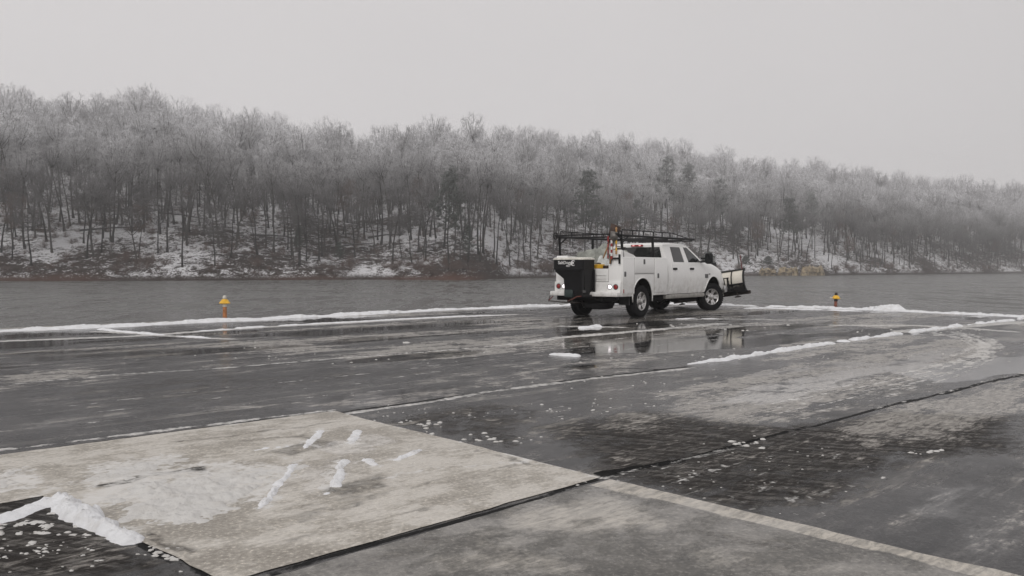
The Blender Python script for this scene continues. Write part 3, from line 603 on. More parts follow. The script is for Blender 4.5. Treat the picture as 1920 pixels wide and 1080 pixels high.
for sd in (-1, 1):
    d1 = side_panel('door', [(1.66, .6), (2.765, .6), (2.765, 1.40), (1.72, 1.40)], .007, M['white'], None, (sd,), lev)
    d2 = side_panel('door', [(2.785, .6), (3.80, .6), (3.80, 1.30), (3.66, 1.38), (2.785, 1.40)], .007, M['white'], None, (sd,), lev)
    side_panel('door_glass', [(1.88, 1.445), (2.53, 1.445), (2.50, 1.87), (1.92, 1.87)], .004, M['glass'], d1, (sd,), (1.6, 1.75))
    side_panel('door_glass', [(2.80, 1.445), (3.62, 1.445), (3.46, 1.56), (3.06, 1.80), (2.94, 1.87), (2.73, 1.87)], .004, M['glass'], d2, (sd,), (1.5, 1.7))
    for x, d in ((1.88, d1), (2.93, d2)):
        h = MB(); y = sd * (yside(x, 1.25) + .022); h.box(x - .11, x + .11, y - .02, y + .02, 1.225, 1.285, .018); part(h, 'handle', M['black'], d, sharp=40)
    # towing mirror
    h = MB(); y0 = sd * .95; y1 = sd * 1.28
    h.tube([(3.55, y0, 1.46), (3.6, sd * 1.08, 1.48)], .035, 6); h.tube([(3.58, y0, 1.56), (3.62, sd * 1.08, 1.56)], .03, 6)
    h.box(3.58, 3.74, min(sd * 1.06, y1), max(sd * 1.06, y1), 1.40, 1.72, .06); mr = part(h, 'mirror', M['black'], sharp=35)
    h = MB(); h.box(3.565, 3.579, min(sd * 1.09, sd * 1.25), max(sd * 1.09, sd * 1.25), 1.44, 1.68, .006); part(h, 'mirror_glass', M['glass'], mr)
    # fender badge and small side badge
    h = MB(); y = sd * (yside(3.86, 1.05) + .006); h.box(3.80, 4.0, y - .008, y + .008, .985, 1.10, .006); h.box(4.06, 4.15, y - .008, y + .008, 1.085, 1.115, .004); part(h, 'fender_badge', M['grey'])
    # arch lip and step
    h = MB(); rr = []
    for k in range(15): t = math.pi * (-.02 + 1.04 * k / 14); X = WB + .535 * math.cos(t); Z = .50 + .535 * math.sin(t); rr.append((X, sd * (yside(X, min(Z, 1.2)) - .012 + .012), Z))
    h.tube(rr, .018, 6); part(h, 'arch_lip', M['white'], smooth=True)
    h = MB(); h.box(1.35, 3.78, min(sd * .80, sd * .99), max(sd * .80, sd * .99), .43, .545, .03); part(h, 'rocker_step', simple('dirty_rocker', (.3, .29, .27), .6), sharp=35)
h = MB(); v = [(3.075, -.66, 1.925), (3.075, .66, 1.925), (3.84, .80, 1.475), (3.84, -.80, 1.475)]; h.add([(x, y, z + .012) for x, y, z in v] + [(x, y, z - .03) for x, y, z in v], [(0, 1, 2, 3), (0, 4, 5, 1), (1, 5, 6, 2), (2, 6, 7, 3), (3, 7, 4, 0)]); part(h, 'windshield', M['glass'])
h = MB(); h.prism([(-.78, 1.50), (.78, 1.50), (.70, 1.86), (-.70, 1.86)], lambda y, z: (1.52, y, z), lambda y, z: (1.488, y, z)); part(h, 'rear_window', M['glass'])
h = MB(); h.box(1.46, 1.52, -.19, .19, 1.875, 1.935, .02); bl = part(h, 'brake_light', M['red'], sharp=40)
CL = lit('cargo_lamp', (.9, .45, .45), .5)
for y in (-.1, .1): h = MB(); h.box(1.452, 1.47, y - .035, y + .035, 1.89, 1.92, .008); part(h, 'cargo_lamp', CL, bl)
h = MB(); h.box(3.86, 3.96, -.75, .75, 1.452, 1.475, .01); part(h, 'cowl', M['black'])
h = MB(); h.box(5.28, 5.36, -.72, .72, .78, 1.02, .03); part(h, 'grille', M['black'], sharp=40)
for sd in (-1, 1): h = MB(); h.box(5.22, 5.325, min(sd * .66, sd * .9), max(sd * .66, sd * .9), .86, 1.0, .03); part(h, 'headlight', M['chrome'], sharp=40)
h = MB(); h.box(5.28, 5.48, -.97, .97, .52, .74, .05); part(h, 'front_bumper', M['chrome'], sharp=40)
# plow lamps stand above the hood
for sd in (-1, 1):
    h = MB(); h.tube([(5.2, sd * .55, 1.0), (5.22, sd * .55, 1.3)], .025, 6); h.box(5.12, 5.3, min(sd * .42, sd * .68), max(sd * .42, sd * .68), 1.28, 1.45, .03); part(h, 'plow_lamp', M['black'], sharp=40)
# service body
BX0, BX1, BW, BI = -1.06, 1.42, 1.0, .62
for sd in (-1, 1):
    b = MB(); y0, y1 = min(sd * BI, sd * BW), max(sd * BI, sd * BW); b.box(BX0, BX1, y0, y1, .55, 1.56, .022); o = part(b, 'side_compartment', [M['white'], M['under']]); outward(o)
    apply_bool(o, [cyl_cut(.02, .50, .52, sd * 1.2, sd * .68)])
    for (x0, x1, z0, z1, hx, hz) in ((BX0 + .035, -.43, .62, 1.515, -.9, 1.12), (-.395, .625, 1.14, 1.515, .08, 1.44), (.665, BX1 - .035, .62, 1.515, .84, 1.07)):
        d = MB(); d.box(x0, x1, min(sd * .99, sd * 1.016), max(sd * .99, sd * 1.016), z0, z1, .012); dd = part(d, 'compartment_door', M['white'], sharp=40)
        h = MB(); h.box(hx - .045, hx + .045, min(sd * 1.0, sd * 1.024), max(sd * 1.0, sd * 1.024), hz - .065, hz + .065, .01); part(h, 'latch', M['grey'], dd, sharp=40)
    # dark gaps between the doors
    h = MB(); [h.box(x - .006, x + .006, min(sd * .99, sd * 1.0035), max(sd * .99, sd * 1.0035), .6, 1.53) for x in (-.413, .645)]; h.box(-.395, .625, min(sd * .99, sd * 1.0035), max(sd * .99, sd * 1.0035), 1.118, 1.128); part(h, 'door_seam', simple('seam', (.2, .195, .19), .8))
    h = MB(); rr = [(.02 + .525 * math.cos(math.pi * (k / 16 * 1.12 - .06)), sd * 1.003, .50 + .525 * math.sin(math.pi * (k / 16 * 1.12 - .06))) for k in range(17)]; h.tube(rr, .016, 6); part(h, 'arch_lip', M['white'], smooth=True)
    # rear cabinet riser sloping to the front
    h = MB(); h.prism([(BX0 + .01, 1.555), (-.30, 1.555), (-.42, 1.61), (BX0 + .03, 1.735)] if sd < 0 else [(BX0 + .01, 1.555), (-.30, 1.555), (-.35, 1.58), (BX0 + .03, 1.6)], lambda x, z: (x, sd * .985, z), lambda x, z: (x, sd * .64, z)); part(h, 'cabinet_lid', M['white'])
    # lamps on the rear face
    for yy, mt, nm, rad in ((.70, M['lamp_on'], 'reverse_light', .055), (.87, M['red'], 'tail_light', .058)):
        c = MB(); Mx = Matrix.Translation((BX0 - .05, sd * yy, .80)) @ Matrix.Rotation(R(-90), 4, 'Y'); c.lathe([(rad + .014, -.01), (rad + .014, .012), (rad, .014), (rad, .008)], 20, 1, Mx); c.lathe([(rad, .006), (rad * .8, .018), (rad * .3, .024)], 20, 0, Mx); part(c, nm, [mt, M['dark']], smooth=True, sharp=40)
    h = MB(); h.box(-.99, -.955, min(sd * 1.0, sd * 1.022), max(sd * 1.0, sd * 1.022), .64, .74, .006); part(h, 'side_reflector', M['redstake'])
b = MB(); b.box(BX0 + .03, BX1 - .02, -BI - .005, BI + .005, .80, .9); b.box(BX1 - .06, BX1 - .005, -BI - .005, BI + .005, .9, 1.5, .01); part(b, 'bed', M['white'])
b = MB(); b.box(BX0 - .015, BX0 + .04, -BI + .006, BI - .006, .93, 1.26, .015); b.box(BX0 - .03, BX0 - .012, -BI + .05, BI - .05, 1.09, 1.12, .006); b.box(BX0 - .03, BX0 - .012, -BI + .05, BI - .05, 1.0, 1.02, .006); part(b, 'tailgate', M['white'], sharp=40)
b = MB(); b.box(BX0 - .055, BX0 + .02, -1.0, 1.0, .655, .92, .012); part(b, 'tail_panel', M['white'], sharp=40)
b = MB(); b.box(BX0 - .22, BX0 - .02, -1.0, 1.04, .555, .67, .02); part(b, 'rear_bumper', M['white'], sharp=40)
# chassis
b = MB(); b.box(-1.2, 5.1, -.52, -.40, .44, .62, .01); b.box(-1.2, 5.1, .40, .52, .44, .62, .01); b.box(-1.0, 5.0, -.4, .4, .50, .56); b.box(-1.15, -1.05, -.9, .9, .44, .55, .01); b.box(.65, 3.7, -.75, .75, .36, .52, .04); b.box(.55, 1.4, -.9, .9, .40, .56, .03); part(b, 'chassis', M['under'], sharp=40)
for x in (0, WB): b = MB(); b.tube([(x, -.8, .40), (x, .8, .40)], .07, 10); b.lathe([(.05, -.2), (.17, -.1), (.19, 0), (.17, .1), (.05, .2)], 16, 0, Matrix.Translation((x - (.05 if x == 0 else 0), 0 if x == 0 else .3, .39)) @ Matrix.Rotation(R(90), 4, 'X')); part(b, 'axle', M['under'], smooth=True)
b = MB(); b.lathe([(.06, .30), (.25, .27), (.37, .30), (.39, .36), (.38, .45), (.06, .46)], 28, 0, Matrix.Translation((-.72, -.12, -.06))); part(b, 'spare_tyre', M['rubber'], smooth=True, sharp=40)
b = MB(); b.tube([(1.6, -.5, .42), (.6, -.55, .42), (.2, -.55, .6), (-.7, -.62, .48), (-.95, -.66, .44)], .04, 8); part(b, 'exhaust_pipe', M['grey'], smooth=True)
for s_ in (-1, 1): b = MB(); b.box(-.60, -.56, min(s_ * .65, s_ * .95), max(s_ * .65, s_ * .95), .33, .62); part(b, 'mud_flap', M['rubberdark'])
# wheels
TR = .415
def wheel_meshes():
    t = MB(); prof = [(.235, -.12), (.30, -.135), (.36, -.138), (.395, -.128), (TR - .003, -.10), (TR, -.05), (TR, .05), (TR - .003, .10), (.395, .128), (.36, .138), (.30, .135), (.235, .12)]; t.lathe(prof, 48, closed=True)
    for k in range(40):
        a = 2 * math.pi * k / 40
        for s_ in (-1, 1): Mx = Matrix.Rotation(a + s_ * .035, 4, 'Z') @ Matrix.Translation((TR + .002, 0, s_ * .075)); t.box(-.012, .009, -.02, .02, -.045, .045, M=Mx)
    r = MB(); r.lathe([(.238, -.115), (.243, -.10), (.238, .105), (.246, .118), (.236, .128), (.222, .118), (.21, .07), (.205, -.1)], 40, closed=True)
    for k in range(5):
        for s_ in (-.19, .19):
            a = 2 * math.pi * k / 5 + .3 + s_; c, q = math.cos(a), math.sin(a); w0, w1 = .032, .026
            def P(rad, w, z): return (rad * c - w * q, rad * q + w * c, z)
            v = [P(.06, -w0, .085), P(.06, w0, .085), P(.222, w1, .11), P(.222, -w1, .11), P(.06, -w0, .04), P(.06, w0, .04), P(.222, w1, .06), P(.222, -w1, .06)]
            r.add(v, [(0, 3, 2, 1), (0, 1, 5, 4), (1, 2, 6, 5), (2, 3, 7, 6), (3, 0, 4, 7)])
    r.lathe([(.105, .03), (.105, .088), (.09, .1), (.062, .104), (.058, .128), (.03, .136)], 24)
    hb = MB(); hb.lathe([(.205, -.05), (.205, .0), (.06, .02)], 24)
    for k in range(8): a = 2 * math.pi * k / 8; hb.tube([(.083 * math.cos(a), .083 * math.sin(a), .09), (.083 * math.cos(a), .083 * math.sin(a), .112)], .011, 6)
    return t, r, hb
tm, rm, hm = wheel_meshes()
first = None
for x, sd, steer in ((0, -1, 0), (0, 1, 0), (WB, -1, -30), (WB, 1, -27)):
    if first is None:
        w = empty('wheel'); w.parent = truck; ch = [tm.build('tyre', M['rubber'], w, sharp=40), rm.build('rim', M['alloy'], w, sharp=35), hm.build('hub', M['dark'], w)]; first = (w, ch)
    else:
        w = first[0].copy(); COL.objects.link(w)
        for c in first[1]: q = c.copy(); COL.objects.link(q); q.parent = w
    w.location = (x, sd * .86, TR - .003)
    w.matrix_local = Matrix.Translation((x, sd * .86, TR - .003)) @ Matrix.Rotation(R(steer), 4, 'Z') @ Matrix.Rotation(R(90 if sd < 0 else -90), 4, 'X') @ Matrix.Rotation(x * 1.3 + sd, 4, 'Z')
# ladder rack
def tb(name, tubes, r=.028, n=8, mat=None):
    b = MB(); [b.tube(p, q if isinstance(q, (int, float)) else r, n) for p, q in tubes]; return part(b, name, mat or M['blackm'], smooth=True, sharp=50)
ZR = 2.10
for sd in (-1, 1):
    y = sd * .94
    tb('rack_post', [([(-.92, sd * .96, 1.55), (-.98, y, ZR)], .034), ([(-.96, sd * .95, 1.9), (-.6, y, ZR)], .02)])
    tb('rack_post', [([(.66, sd * .95, 1.54), (.66, y, ZR)], .036)])
    tb('rack_rail', [([(-1.12, y, ZR), (1.8, y, ZR), (3.25, sd * .88, ZR + .01)], .03)])
    tb('rack_rail', [([(-.95, y, ZR + .005), (-.93, y, ZR + .14), (1.75, y, ZR + .145), (2.05, y, ZR + .11), (2.85, sd * .90, ZR + .025)], .014)] + [([(x, y, ZR), (x, y, ZR + .14)], .015) for x in (-.4, .15, .7, 1.2, 1.65)])
for i, x in enumerate((-1.0, .66, 1.6, 2.5, 3.15)): tb('rack_crossbar', [([(x, -.93 + .012 * i, ZR - .035), (x, .93 - .012 * i, ZR - .03)], .018)])
tb('rack_roller', [([(-1.14, -.97, ZR + .03), (-1.14, .97, ZR + .03)], .018)])
for sd in (-1, 1):
    c = MB(); c.tube([(-1.10 + .085 * math.cos(t * .393), sd * .98, ZR + .02 + .085 * math.sin(t * .393)) for t in range(17)], .016, 6, cap=False); part(c, 'rack_end_ring', M['blackm'], smooth=True)
# bracket of the right rear post, on the tail of the body
b = MB(); b.box(BX0 - .05, BX0 - .012, -.98, -.94, 1.38, 1.62); b.box(BX0 - .05, BX0 - .012, -.72, -.68, 1.38, 1.62); b.box(BX0 - .055, BX0 - .015, -.98, -.68, 1.50, 1.54); part(b, 'rack_bracket', M['blackm'])
# salt spreader on the tail
sp = empty('salt_spreader'); sp.parent = truck
HX0, HX1, HY0, HY1 = -1.72, -1.16, -.29, .63
def loft(rings, closed=True):
    b = MB(); n = len(rings[0]); v = sum(rings, []); f = []
    for i in range(len(rings) - 1):
        for k in range(n): j = (k + 1) % n; f.append((i * n + k, i * n + j, i * n + n + j, i * n + n + k))
    f += [tuple(range(n - 1, -1, -1)), tuple(range((len(rings) - 1) * n, len(rings) * n))]; return b.add(v, f)
def rect(x0, x1, y0, y1, z, c=.04): return [(x0 + c, y0, z), (x1 - c, y0, z), (x1, y0 + c, z), (x1, y1 - c, z), (x1 - c, y1, z), (x0 + c, y1, z), (x0, y1 - c, z), (x0, y0 + c, z)]
b = loft([rect(HX0, HX1, HY0, HY1, z) if dz is None else rect(*dz, z) for z, dz in ((1.50, None), (1.235, None), (1.225, (HX0 + .02, HX1, HY0 + .02, HY1 - .02)), (1.18, (HX0 + .03, HX1, HY0 + .02, HY1 - .03)), (1.0, (HX0 + .1, HX1, HY0 + .04, HY1 - .24)), (.73, (HX0 + .12, HX1, HY0 + .05, HY1 - .25)), (.56, (HX0 + .16, HX1 - .1, HY0 + .1, HY1 - .27)))]); part(b, 'hopper', M['black'], sp, sharp=30)
b = loft([rect(HX0 - .012, HX1 + .01, HY0 - .012, HY1 + .012, 1.485), rect(HX0 - .012, HX1 + .01, HY0 - .012, HY1 + .012, 1.515), rect(HX0 + .05, HX1 - .05, HY0 + .05, HY1 - .05, 1.545)]); part(b, 'lid', M['offwhite'], sp, sharp=30)
b = MB(); b.box(HX0 + .02, HX0 + .06, HY0 + .02, HY0 + .06, .55, 1.22); b.box(HX1 - .06, HX1 - .01, HY0 - .01, HY0 + .05, .5, 1.24); b.box(HX1 - .06, HX1 - .01, HY1 - .3, HY1 - .25, .5, 1.2); b.box(HX1 - .06, HX1 + .12, HY0 - .01, HY1 - .2, .5, .6); b.box(HX0 + .02, HX1 - .05, HY0 + .02, HY0 + .06, .55, .6); part(b, 'mount_frame', M['blackm'], sp)
b = MB(); b.box(-1.62, -1.36, .1, .36, .53, .73, .03); b.tube([(-1.5, .1, .62), (-1.5, -.1, .66)], .06, 8); part(b, 'spinner_motor', M['green'], sp, sharp=40)
b = MB(); b.lathe([(.05, -.02), (.22, -.015), (.22, .0), (.05, .01)], 20, 0, Matrix.Translation((-1.5, .18, .40))); b.tube([(-1.5, .18, .4), (-1.5, .18, .56)], .025, 8); part(b, 'spinner_disc', M['dark'], sp, sharp=40)
b = MB(); b.tube([(-1.66, .2, .44), (-1.7, .02, .5), (-1.7, -.1, .56), (-1.68, -.22, .57)], .013, 7); part(b, 'hose', M['hose'], sp, smooth=True)
b = MB(); b.box(-1.70, -1.68, -.34, -.24, .66, .72); part(b, 'control_plate', M['grey'], sp)
b = MB(); b.tube([(-1.3, 1.02, .54), (-1.42, .98, .42), (-1.5, .5, .40), (-1.5, .2, .40)], .014, 6); b.tube([(-1.3, .92, .54), (-1.42, .98, .42)], .012, 6, m=1); part(b, 'guard_bar', [M['dark'], M['darkred']], sp, smooth=True)
def text(body, size, parent, Mx, name='lettering', bold=.012):
    cu = bpy.data.curves.new(name, 'FONT'); cu.body = body; cu.size = size; cu.extrude = .002; cu.offset = bold * size; cu.align_x = 'CENTER'; cu.resolution_u = 3; o = bpy.data.objects.new(name, cu); COL.objects.link(o)
    me = bpy.data.meshes.new_from_object(o.evaluated_get(bpy.context.evaluated_depsgraph_get())); bpy.data.objects.remove(o); me.materials.clear(); me.materials.append(M['letter'])
    q = bpy.data.objects.new(name, me); COL.objects.link(q); q.parent = parent; q.matrix_local = Mx; return q
face = Matrix(((0, 0, -1, HX0 - .003), (-1, 0, 0, .23), (0, 1, 0, 1.375), (0, 0, 0, 1)))
text('SaltDogg', .115, sp, face @ Matrix.Translation((-.03, 0, 0))); text('PRO', .06, sp, face @ Matrix.Translation((.07, -.07, 0)))
b = MB(); b.tube([(HX0 - .004, .0 + .0 + .055 * math.sin(t), 1.40 + .065 * math.cos(t)) for t in [k * .3 for k in range(-3, 14)]], [.006 + .0016 * (k if k < 9 else 16 - k) for k in range(17)], 6); b.box(HX0 - .006, HX0 - .001, -.015, .03, 1.38, 1.43); part(b, 'emblem', M['letter'], sp)
# snow plow in front
pl = empty('snow_plow', (6.12, 0, 0)); pl.parent = truck; pl.matrix_local = Matrix.Translation((6.12, -.02, .47)) @ Matrix.Rotation(R(-8.5), 4, 'X') @ Matrix.Diagonal((1, 1, .9, 1))
b = MB(); prof = [(.19, -.36), (.05, -.28), (-.015, -.12), (-.03, .04), (-.005, .2), (.06, .34), (.14, .42)]; W = 1.28
v = [(x, y, z + .35 - .12) for y in (-W, W) for x, z in prof] + [(x + .012, y, z + .35 - .12) for y in (-W, W) for x, z in prof]; L = len(prof); f = []
for i in range(L - 1): f += [(i, i + 1, L + i + 1, L + i), (2 * L + i, 3 * L + i, 3 * L + i + 1, 2 * L + i + 1), (i, 2 * L + i, 2 * L + i + 1, i + 1), (L + i, L + i + 1, 3 * L + i + 1, 3 * L + i)]
f += [(0, L, 3 * L, 2 * L), (L - 1, 3 * L - 1, 4 * L - 1, 2 * L - 1)]; b.add(v, f); part(b, 'moldboard', M['cream'], pl, sharp=30)
pz = .23
def ribx(z): return float(np.interp(z - pz, [p[1] for p in prof], [p[0] for p in prof]))
b = MB()
for y in (-1.27, -.86, -.3, .3, .86, 1.27):
    pts = [(x, z + pz) for x, z in prof]; t = .022 if abs(y) > 1.2 else .012
    poly = pts + [(x - (.07 if abs(y) > 1.2 else .045), z) for x, z in reversed(pts)]; b.prism(poly, lambda x, z: (x - .002, y - t, z), lambda x, z: (x - .002, y + t, z))
b.box(-.09, -.03, -1.27, 1.27, .12, .19, .01); b.box(.0, .06, -1.27, 1.27, -.13, -.06, .01); part(b, 'rib_frame', M['blackm'], pl)
b = MB(); v0 = [(.13, .635), (.10, .65), (.15, .69), (.22, .71), (.23, .695), (.17, .665)]; b.prism(v0, lambda x, z: (x, -1.28, z), lambda x, z: (x, 1.28, z)); part(b, 'deflector', M['rubberdark'], pl)
b = MB(); b.box(.16, .2, -1.36, 1.36, -.22, -.1, .005); part(b, 'cutting_edge', M['dark'], pl)
b = MB(); b.box(-.28, -.18, -.85, -.55, .40, .43); b.box(-.26, -.2, -.84, -.80, -.02, .42); b.box(-.26, -.2, -.70, -.66, -.02, .42); b.box(-.26, -.2, -.58, -.54, .0, .34); b.box(-.4, -.05, -.9, .9, -.06, .04, .02); b.box(-.75, -.2, -.4, .4, -.1, .1, .03); b.box(-.9, -.6, -.42, .42, -.05, .45, .03); part(b, 'lift_frame', M['blackm'], pl, sharp=40)
b = MB(); b.tube([(-.3, -.62, .02), (-.28, -.63, -.2)], .022, 8); b.tube([(-.24, -.76, .1), (-.24, -.74, .36)], .025, 8); b.tube([(-.24, -.63, .1), (-.24, -.62, .36)], .025, 8); part(b, 'hydraulic_ram', M['offwhite'], pl, smooth=True)
for s_ in (-1, 1): b = MB(); b.tube([(.02, s_ * .98, -.05), (.02, s_ * .98, -.27)], .022, 8); b.lathe([(.03, .03), (.11, .0), (.09, -.03)], 18, 0, Matrix.Translation((.02, s_ * .98, -.27))); part(b, 'skid_shoe', M['dark'], pl, smooth=True, sharp=40)
for s_ in (-1, 1): b = MB(); b.tube([(.12, s_ * 1.2, .66), (.12, s_ * 1.2, 1.18)], .013, 7); part(b, 'guide_stake', M['darkred'], pl)
# loose things carried on the truck
TM = Matrix.Translation((TX, TY, 0)) @ Matrix.Rotation(TYAW, 4, 'Z')
def carried(name, lab, cat, loc, rz=0., group=None):
    o = empty(name); o.matrix_world = TM @ Matrix.Translation(loc) @ Matrix.Rotation(rz, 4, 'Z'); return tag(o, lab, cat, group)
def lump(nu, nv, sx, sy, sz, seed, base=0.):
    u, v = np.meshgrid(np.linspace(-1, 1, nu), np.linspace(-1, 1, nv), indexing='ij'); e = np.clip(1 - np.maximum(np.abs(u), np.abs(v)) ** 4, 0, 1) ** .5
    z = sz * e * (.55 + .75 * fbm(u * 2.2 + seed, v * 2.2, seed, 4)) + base; z = np.where(e <= 0, base - .02, z); V = np.stack([u * sx, v * sy, z], -1).reshape(-1, 3); i = np.arange(nu - 1)[:, None] * nv + np.arange(nv - 1)[None, :]
    return V, np.stack([i, i + nv, i + nv + 1, i + 1], -1).reshape(-1, 4)
t = carried('tarp_bundle', 'grey green crumpled tarp piled in the truck bed behind the spreader', 'tarp', (.05, .12, .9)); V, Fc = lump(34, 34, .85, .58, .97, 7); mesh_obj('cover', V, Fc, M['tarp'], t, smooth=True)
b = MB(); b.tube([(-.8, -.5, .55), (-.2, -.45, .95), (.5, -.3, .93), (.75, .3, .6)], .012, 6); part(b, 'rope', M['dark'], t)
t = carried('plastic_sheet', 'pale plastic sheet hanging over the tailgate beside the black spreader', 'sheet', (-.72, -.36, .9)); V, Fc = lump(22, 22, .3, .23, .68, 19); mesh_obj('sheet_cover', V, Fc, M['tarpw'], t, smooth=True)
t = carried('yellow_case', 'small yellow case standing at the tailgate right of the spreader', 'case', (-.97, -.20, 1.262)); b = MB(); b.box(-.07, .07, -.24, .2, 0, .11, .02); part(b, 'case_body', M['yellow'], t, sharp=40); b = MB(); b.box(-.075, .075, -.36, -.245, 0, .08, .02); part(b, 'end_cap', M['blade'], t, sharp=40); b = MB(); b.tube([(0, -.14, .105), (0, -.12, .14), (0, .08, .14), (0, .1, .105)], .012, 6); part(b, 'handle', M['dark'], t)
def shovel(lab, loc, hcol, bmat, size, tilt, rz):
    t = carried('shovel', lab, 'shovel', loc, rz, 'shovels hung on the ladder rack'); t.matrix_world = t.matrix_world @ Matrix.Rotation(tilt, 4, 'X')
    b = MB(); b.tube([(0, 0, .02), (0, 0, .62)], .019, 8); part(b, 'handle', hcol, t, smooth=True)
    nu, nv = 9, 9; V = []; 
    for i in range(nu):
        f = i / (nu - 1); w = size * (.42 + .1 * f) * (min(1, .35 + f * 4))
        for j in range(nv): q = 2 * j / (nv - 1) - 1; V.append((-.05 + .11 * q * q * size - .08 * math.sin(f * 3), q * w * .5, .58 + f * size * .62))
    Fq = [(i * nv + j, (i + 1) * nv + j, (i + 1) * nv + j + 1, i * nv + j + 1) for i in range(nu - 1) for j in range(nv - 1)]; V2 = [(x + .008, y, z) for x, y, z in V]; N = len(V)
    rim = [i * nv for i in range(nu)] + [(nu - 1) * nv + j for j in range(1, nv)] + [i * nv + nv - 1 for i in range(nu - 2, -1, -1)] + [j for j in range(nv - 2, 0, -1)]
    F2 = [tuple(reversed(q)) for q in Fq] + [tuple(N + k for k in q) for q in Fq] + [(rim[k], rim[(k + 1) % len(rim)], N + rim[(k + 1) % len(rim)], N + rim[k]) for k in range(len(rim))]
    mesh_obj('blade', V + V2, F2, bmat, t, smooth=True, sharp=50); b = MB(); b.tube([(0, 0, .45), (-.02, 0, .72)], .026, 8); part(b, 'socket', bmat, t)
shovel('rusty brown shovel with its scoop highest, upside down on the ladder rack', (-1.16, -.52, 1.50), M['wood'], M['blade'], .55, R(22), R(50))
shovel('grey bladed shovel hung lower beside the rusty one on the ladder rack', (-1.13, -.70, 1.36), M['wood'], M['steelblade'], .42, R(9), R(30))
def pole(lab, loc, mats, z0, z1, r):
    t = carried('marker_pole', lab, 'pole', loc, 0, 'poles hung beside the shovels'); n = 7; b = MB()
    for i in range(n): a, c = z0 + (z1 - z0) * i / n, z0 + (z1 - z0) * (i + 1) / n; b.tube([(0, 0, a), (0, 0, c - .0005)], r, 8, i % 2)
    part(b, 'shaft', mats, t); b = MB(); b.lathe([(r * 1.2, 0), (r * 1.3, .03), (r * .6, .06)], 10, 0, Matrix.Translation((0, 0, z1))); part(b, 'cap', mats[0], t)
pole('red and white banded pole hanging under the shovel blades at the tail', (-1.14, -.76, 1.5), [M['redstake'], M['letter']], 0, .55, .026)
pole('deep red pole hanging left of the banded pole below the shovels', (-1.14, -.66, 1.52), [M['redstake'], M['darkred']], 0, .5, .018)
pole('yellow wooden pole standing right of the shovels against the rack', (-1.08, -.86, 1.62), [M['wood'], M['yellow']], 0, .62, .022)
# ------------------------------------------------------------------ woods across the lake
def m_bark(name, c0, c1, snow):
    m = NT(name); nz = m.noise(3, 5, .65, m.vec(m.obj, (2, 2, .6))); up = m.xyz(m.nrm)[2]; z = m.xyz(m.pos)[2]
    f = m.math('MULTIPLY', m.ramp(m.math('ADD', up, m.math('MULTIPLY', m.math('SUBTRACT', nz, .5), .7)), .25, .65), snow)
    m.set(color=m.mix(f, m.mix(nz, c0, c1), (.72, .72, .74)), rough=.9, spec=.1); return m.mat
def m_twig(name, c0, c1, f_lo, f_hi):
    m = NT(name); nz = m.noise(2.2, 5, .7); up = m.xyz(m.nrm)[2]; z = m.xyz(m.pos)[2]
    alt = m.ramp(z, 11, 38, f_lo, f_hi)                       # rime grows towards the crest; the whitening also paints in the fog there
    rn = m.n('ShaderNodeObjectInfo').outputs['Random']
    f = m.math('MULTIPLY', m.math('MULTIPLY', alt, m.mixf(rn, .6, 1.15)), m.ramp(m.math('ADD', m.math('MULTIPLY', up, .3), nz), .3, .72, .2, 1.), clamp=True)
    m.set(color=m.mix(f, m.mix(nz, c0, c1), (.9, .9, .92)), rough=.95, spec=.05); return m.mat
BARK = m_bark('bark', (.008, .007, .006), (.03, .026, .023), .5); BARK2 = m_bark('bark_pale', (.03, .027, .024), (.08, .072, .066), .6)
TWIG = m_twig('frosted_twigs', (.010, .009, .008), (.05, .042, .039), .12, 1.); TWIGB = m_twig('russet_twigs', (.06, .035, .025), (.12, .07, .05), .03, .5)
NEEDLE = m_twig('pine_needles', (.010, .019, .012), (.03, .045, .028), .06, .6); BRUSHM = m_twig('brush_stems', (.045, .026, .02), (.1, .058, .045), .12, .3)
class Seg:
    """Many tapered prisms gathered as arrays."""
    def __init__(s): s.a = []
    def add(s, p0, p1, r0, r1): s.a.append((*p0, *p1, r0, r1))
    def mesh(s, n=3):
        A = np.array(s.a); p0, p1, r0, r1 = A[:, :3], A[:, 3:6], A[:, 6], A[:, 7]; d = p1 - p0; d /= np.linalg.norm(d, axis=1)[:, None] + 1e-9
        ref = np.where(np.abs(d[:, 2:3]) < .9, np.array([[0, 0, 1.]]), np.array([[1., 0, 0]])); a = np.cross(d, ref); a /= np.linalg.norm(a, axis=1)[:, None] + 1e-9; b = np.cross(d, a)
        V = []
        for (p, r) in ((p0, r0), (p1, r1)):
            for k in range(n):
                t = 2 * math.pi * k / n + .5; V.append(p + (a * math.cos(t) + b * math.sin(t)) * r[:, None])
        V = np.stack(V, 1).reshape(-1, 3); m = len(A); base = np.arange(m)[:, None] * (2 * n)
        Fc = np.concatenate([base + np.array([[k, (k + 1) % n, n + (k + 1) % n, n + k]]) for k in range(n)], 1).reshape(-1, 4)
        return V, Fc
def unit(v): return v / (np.linalg.norm(v) + 1e-9)
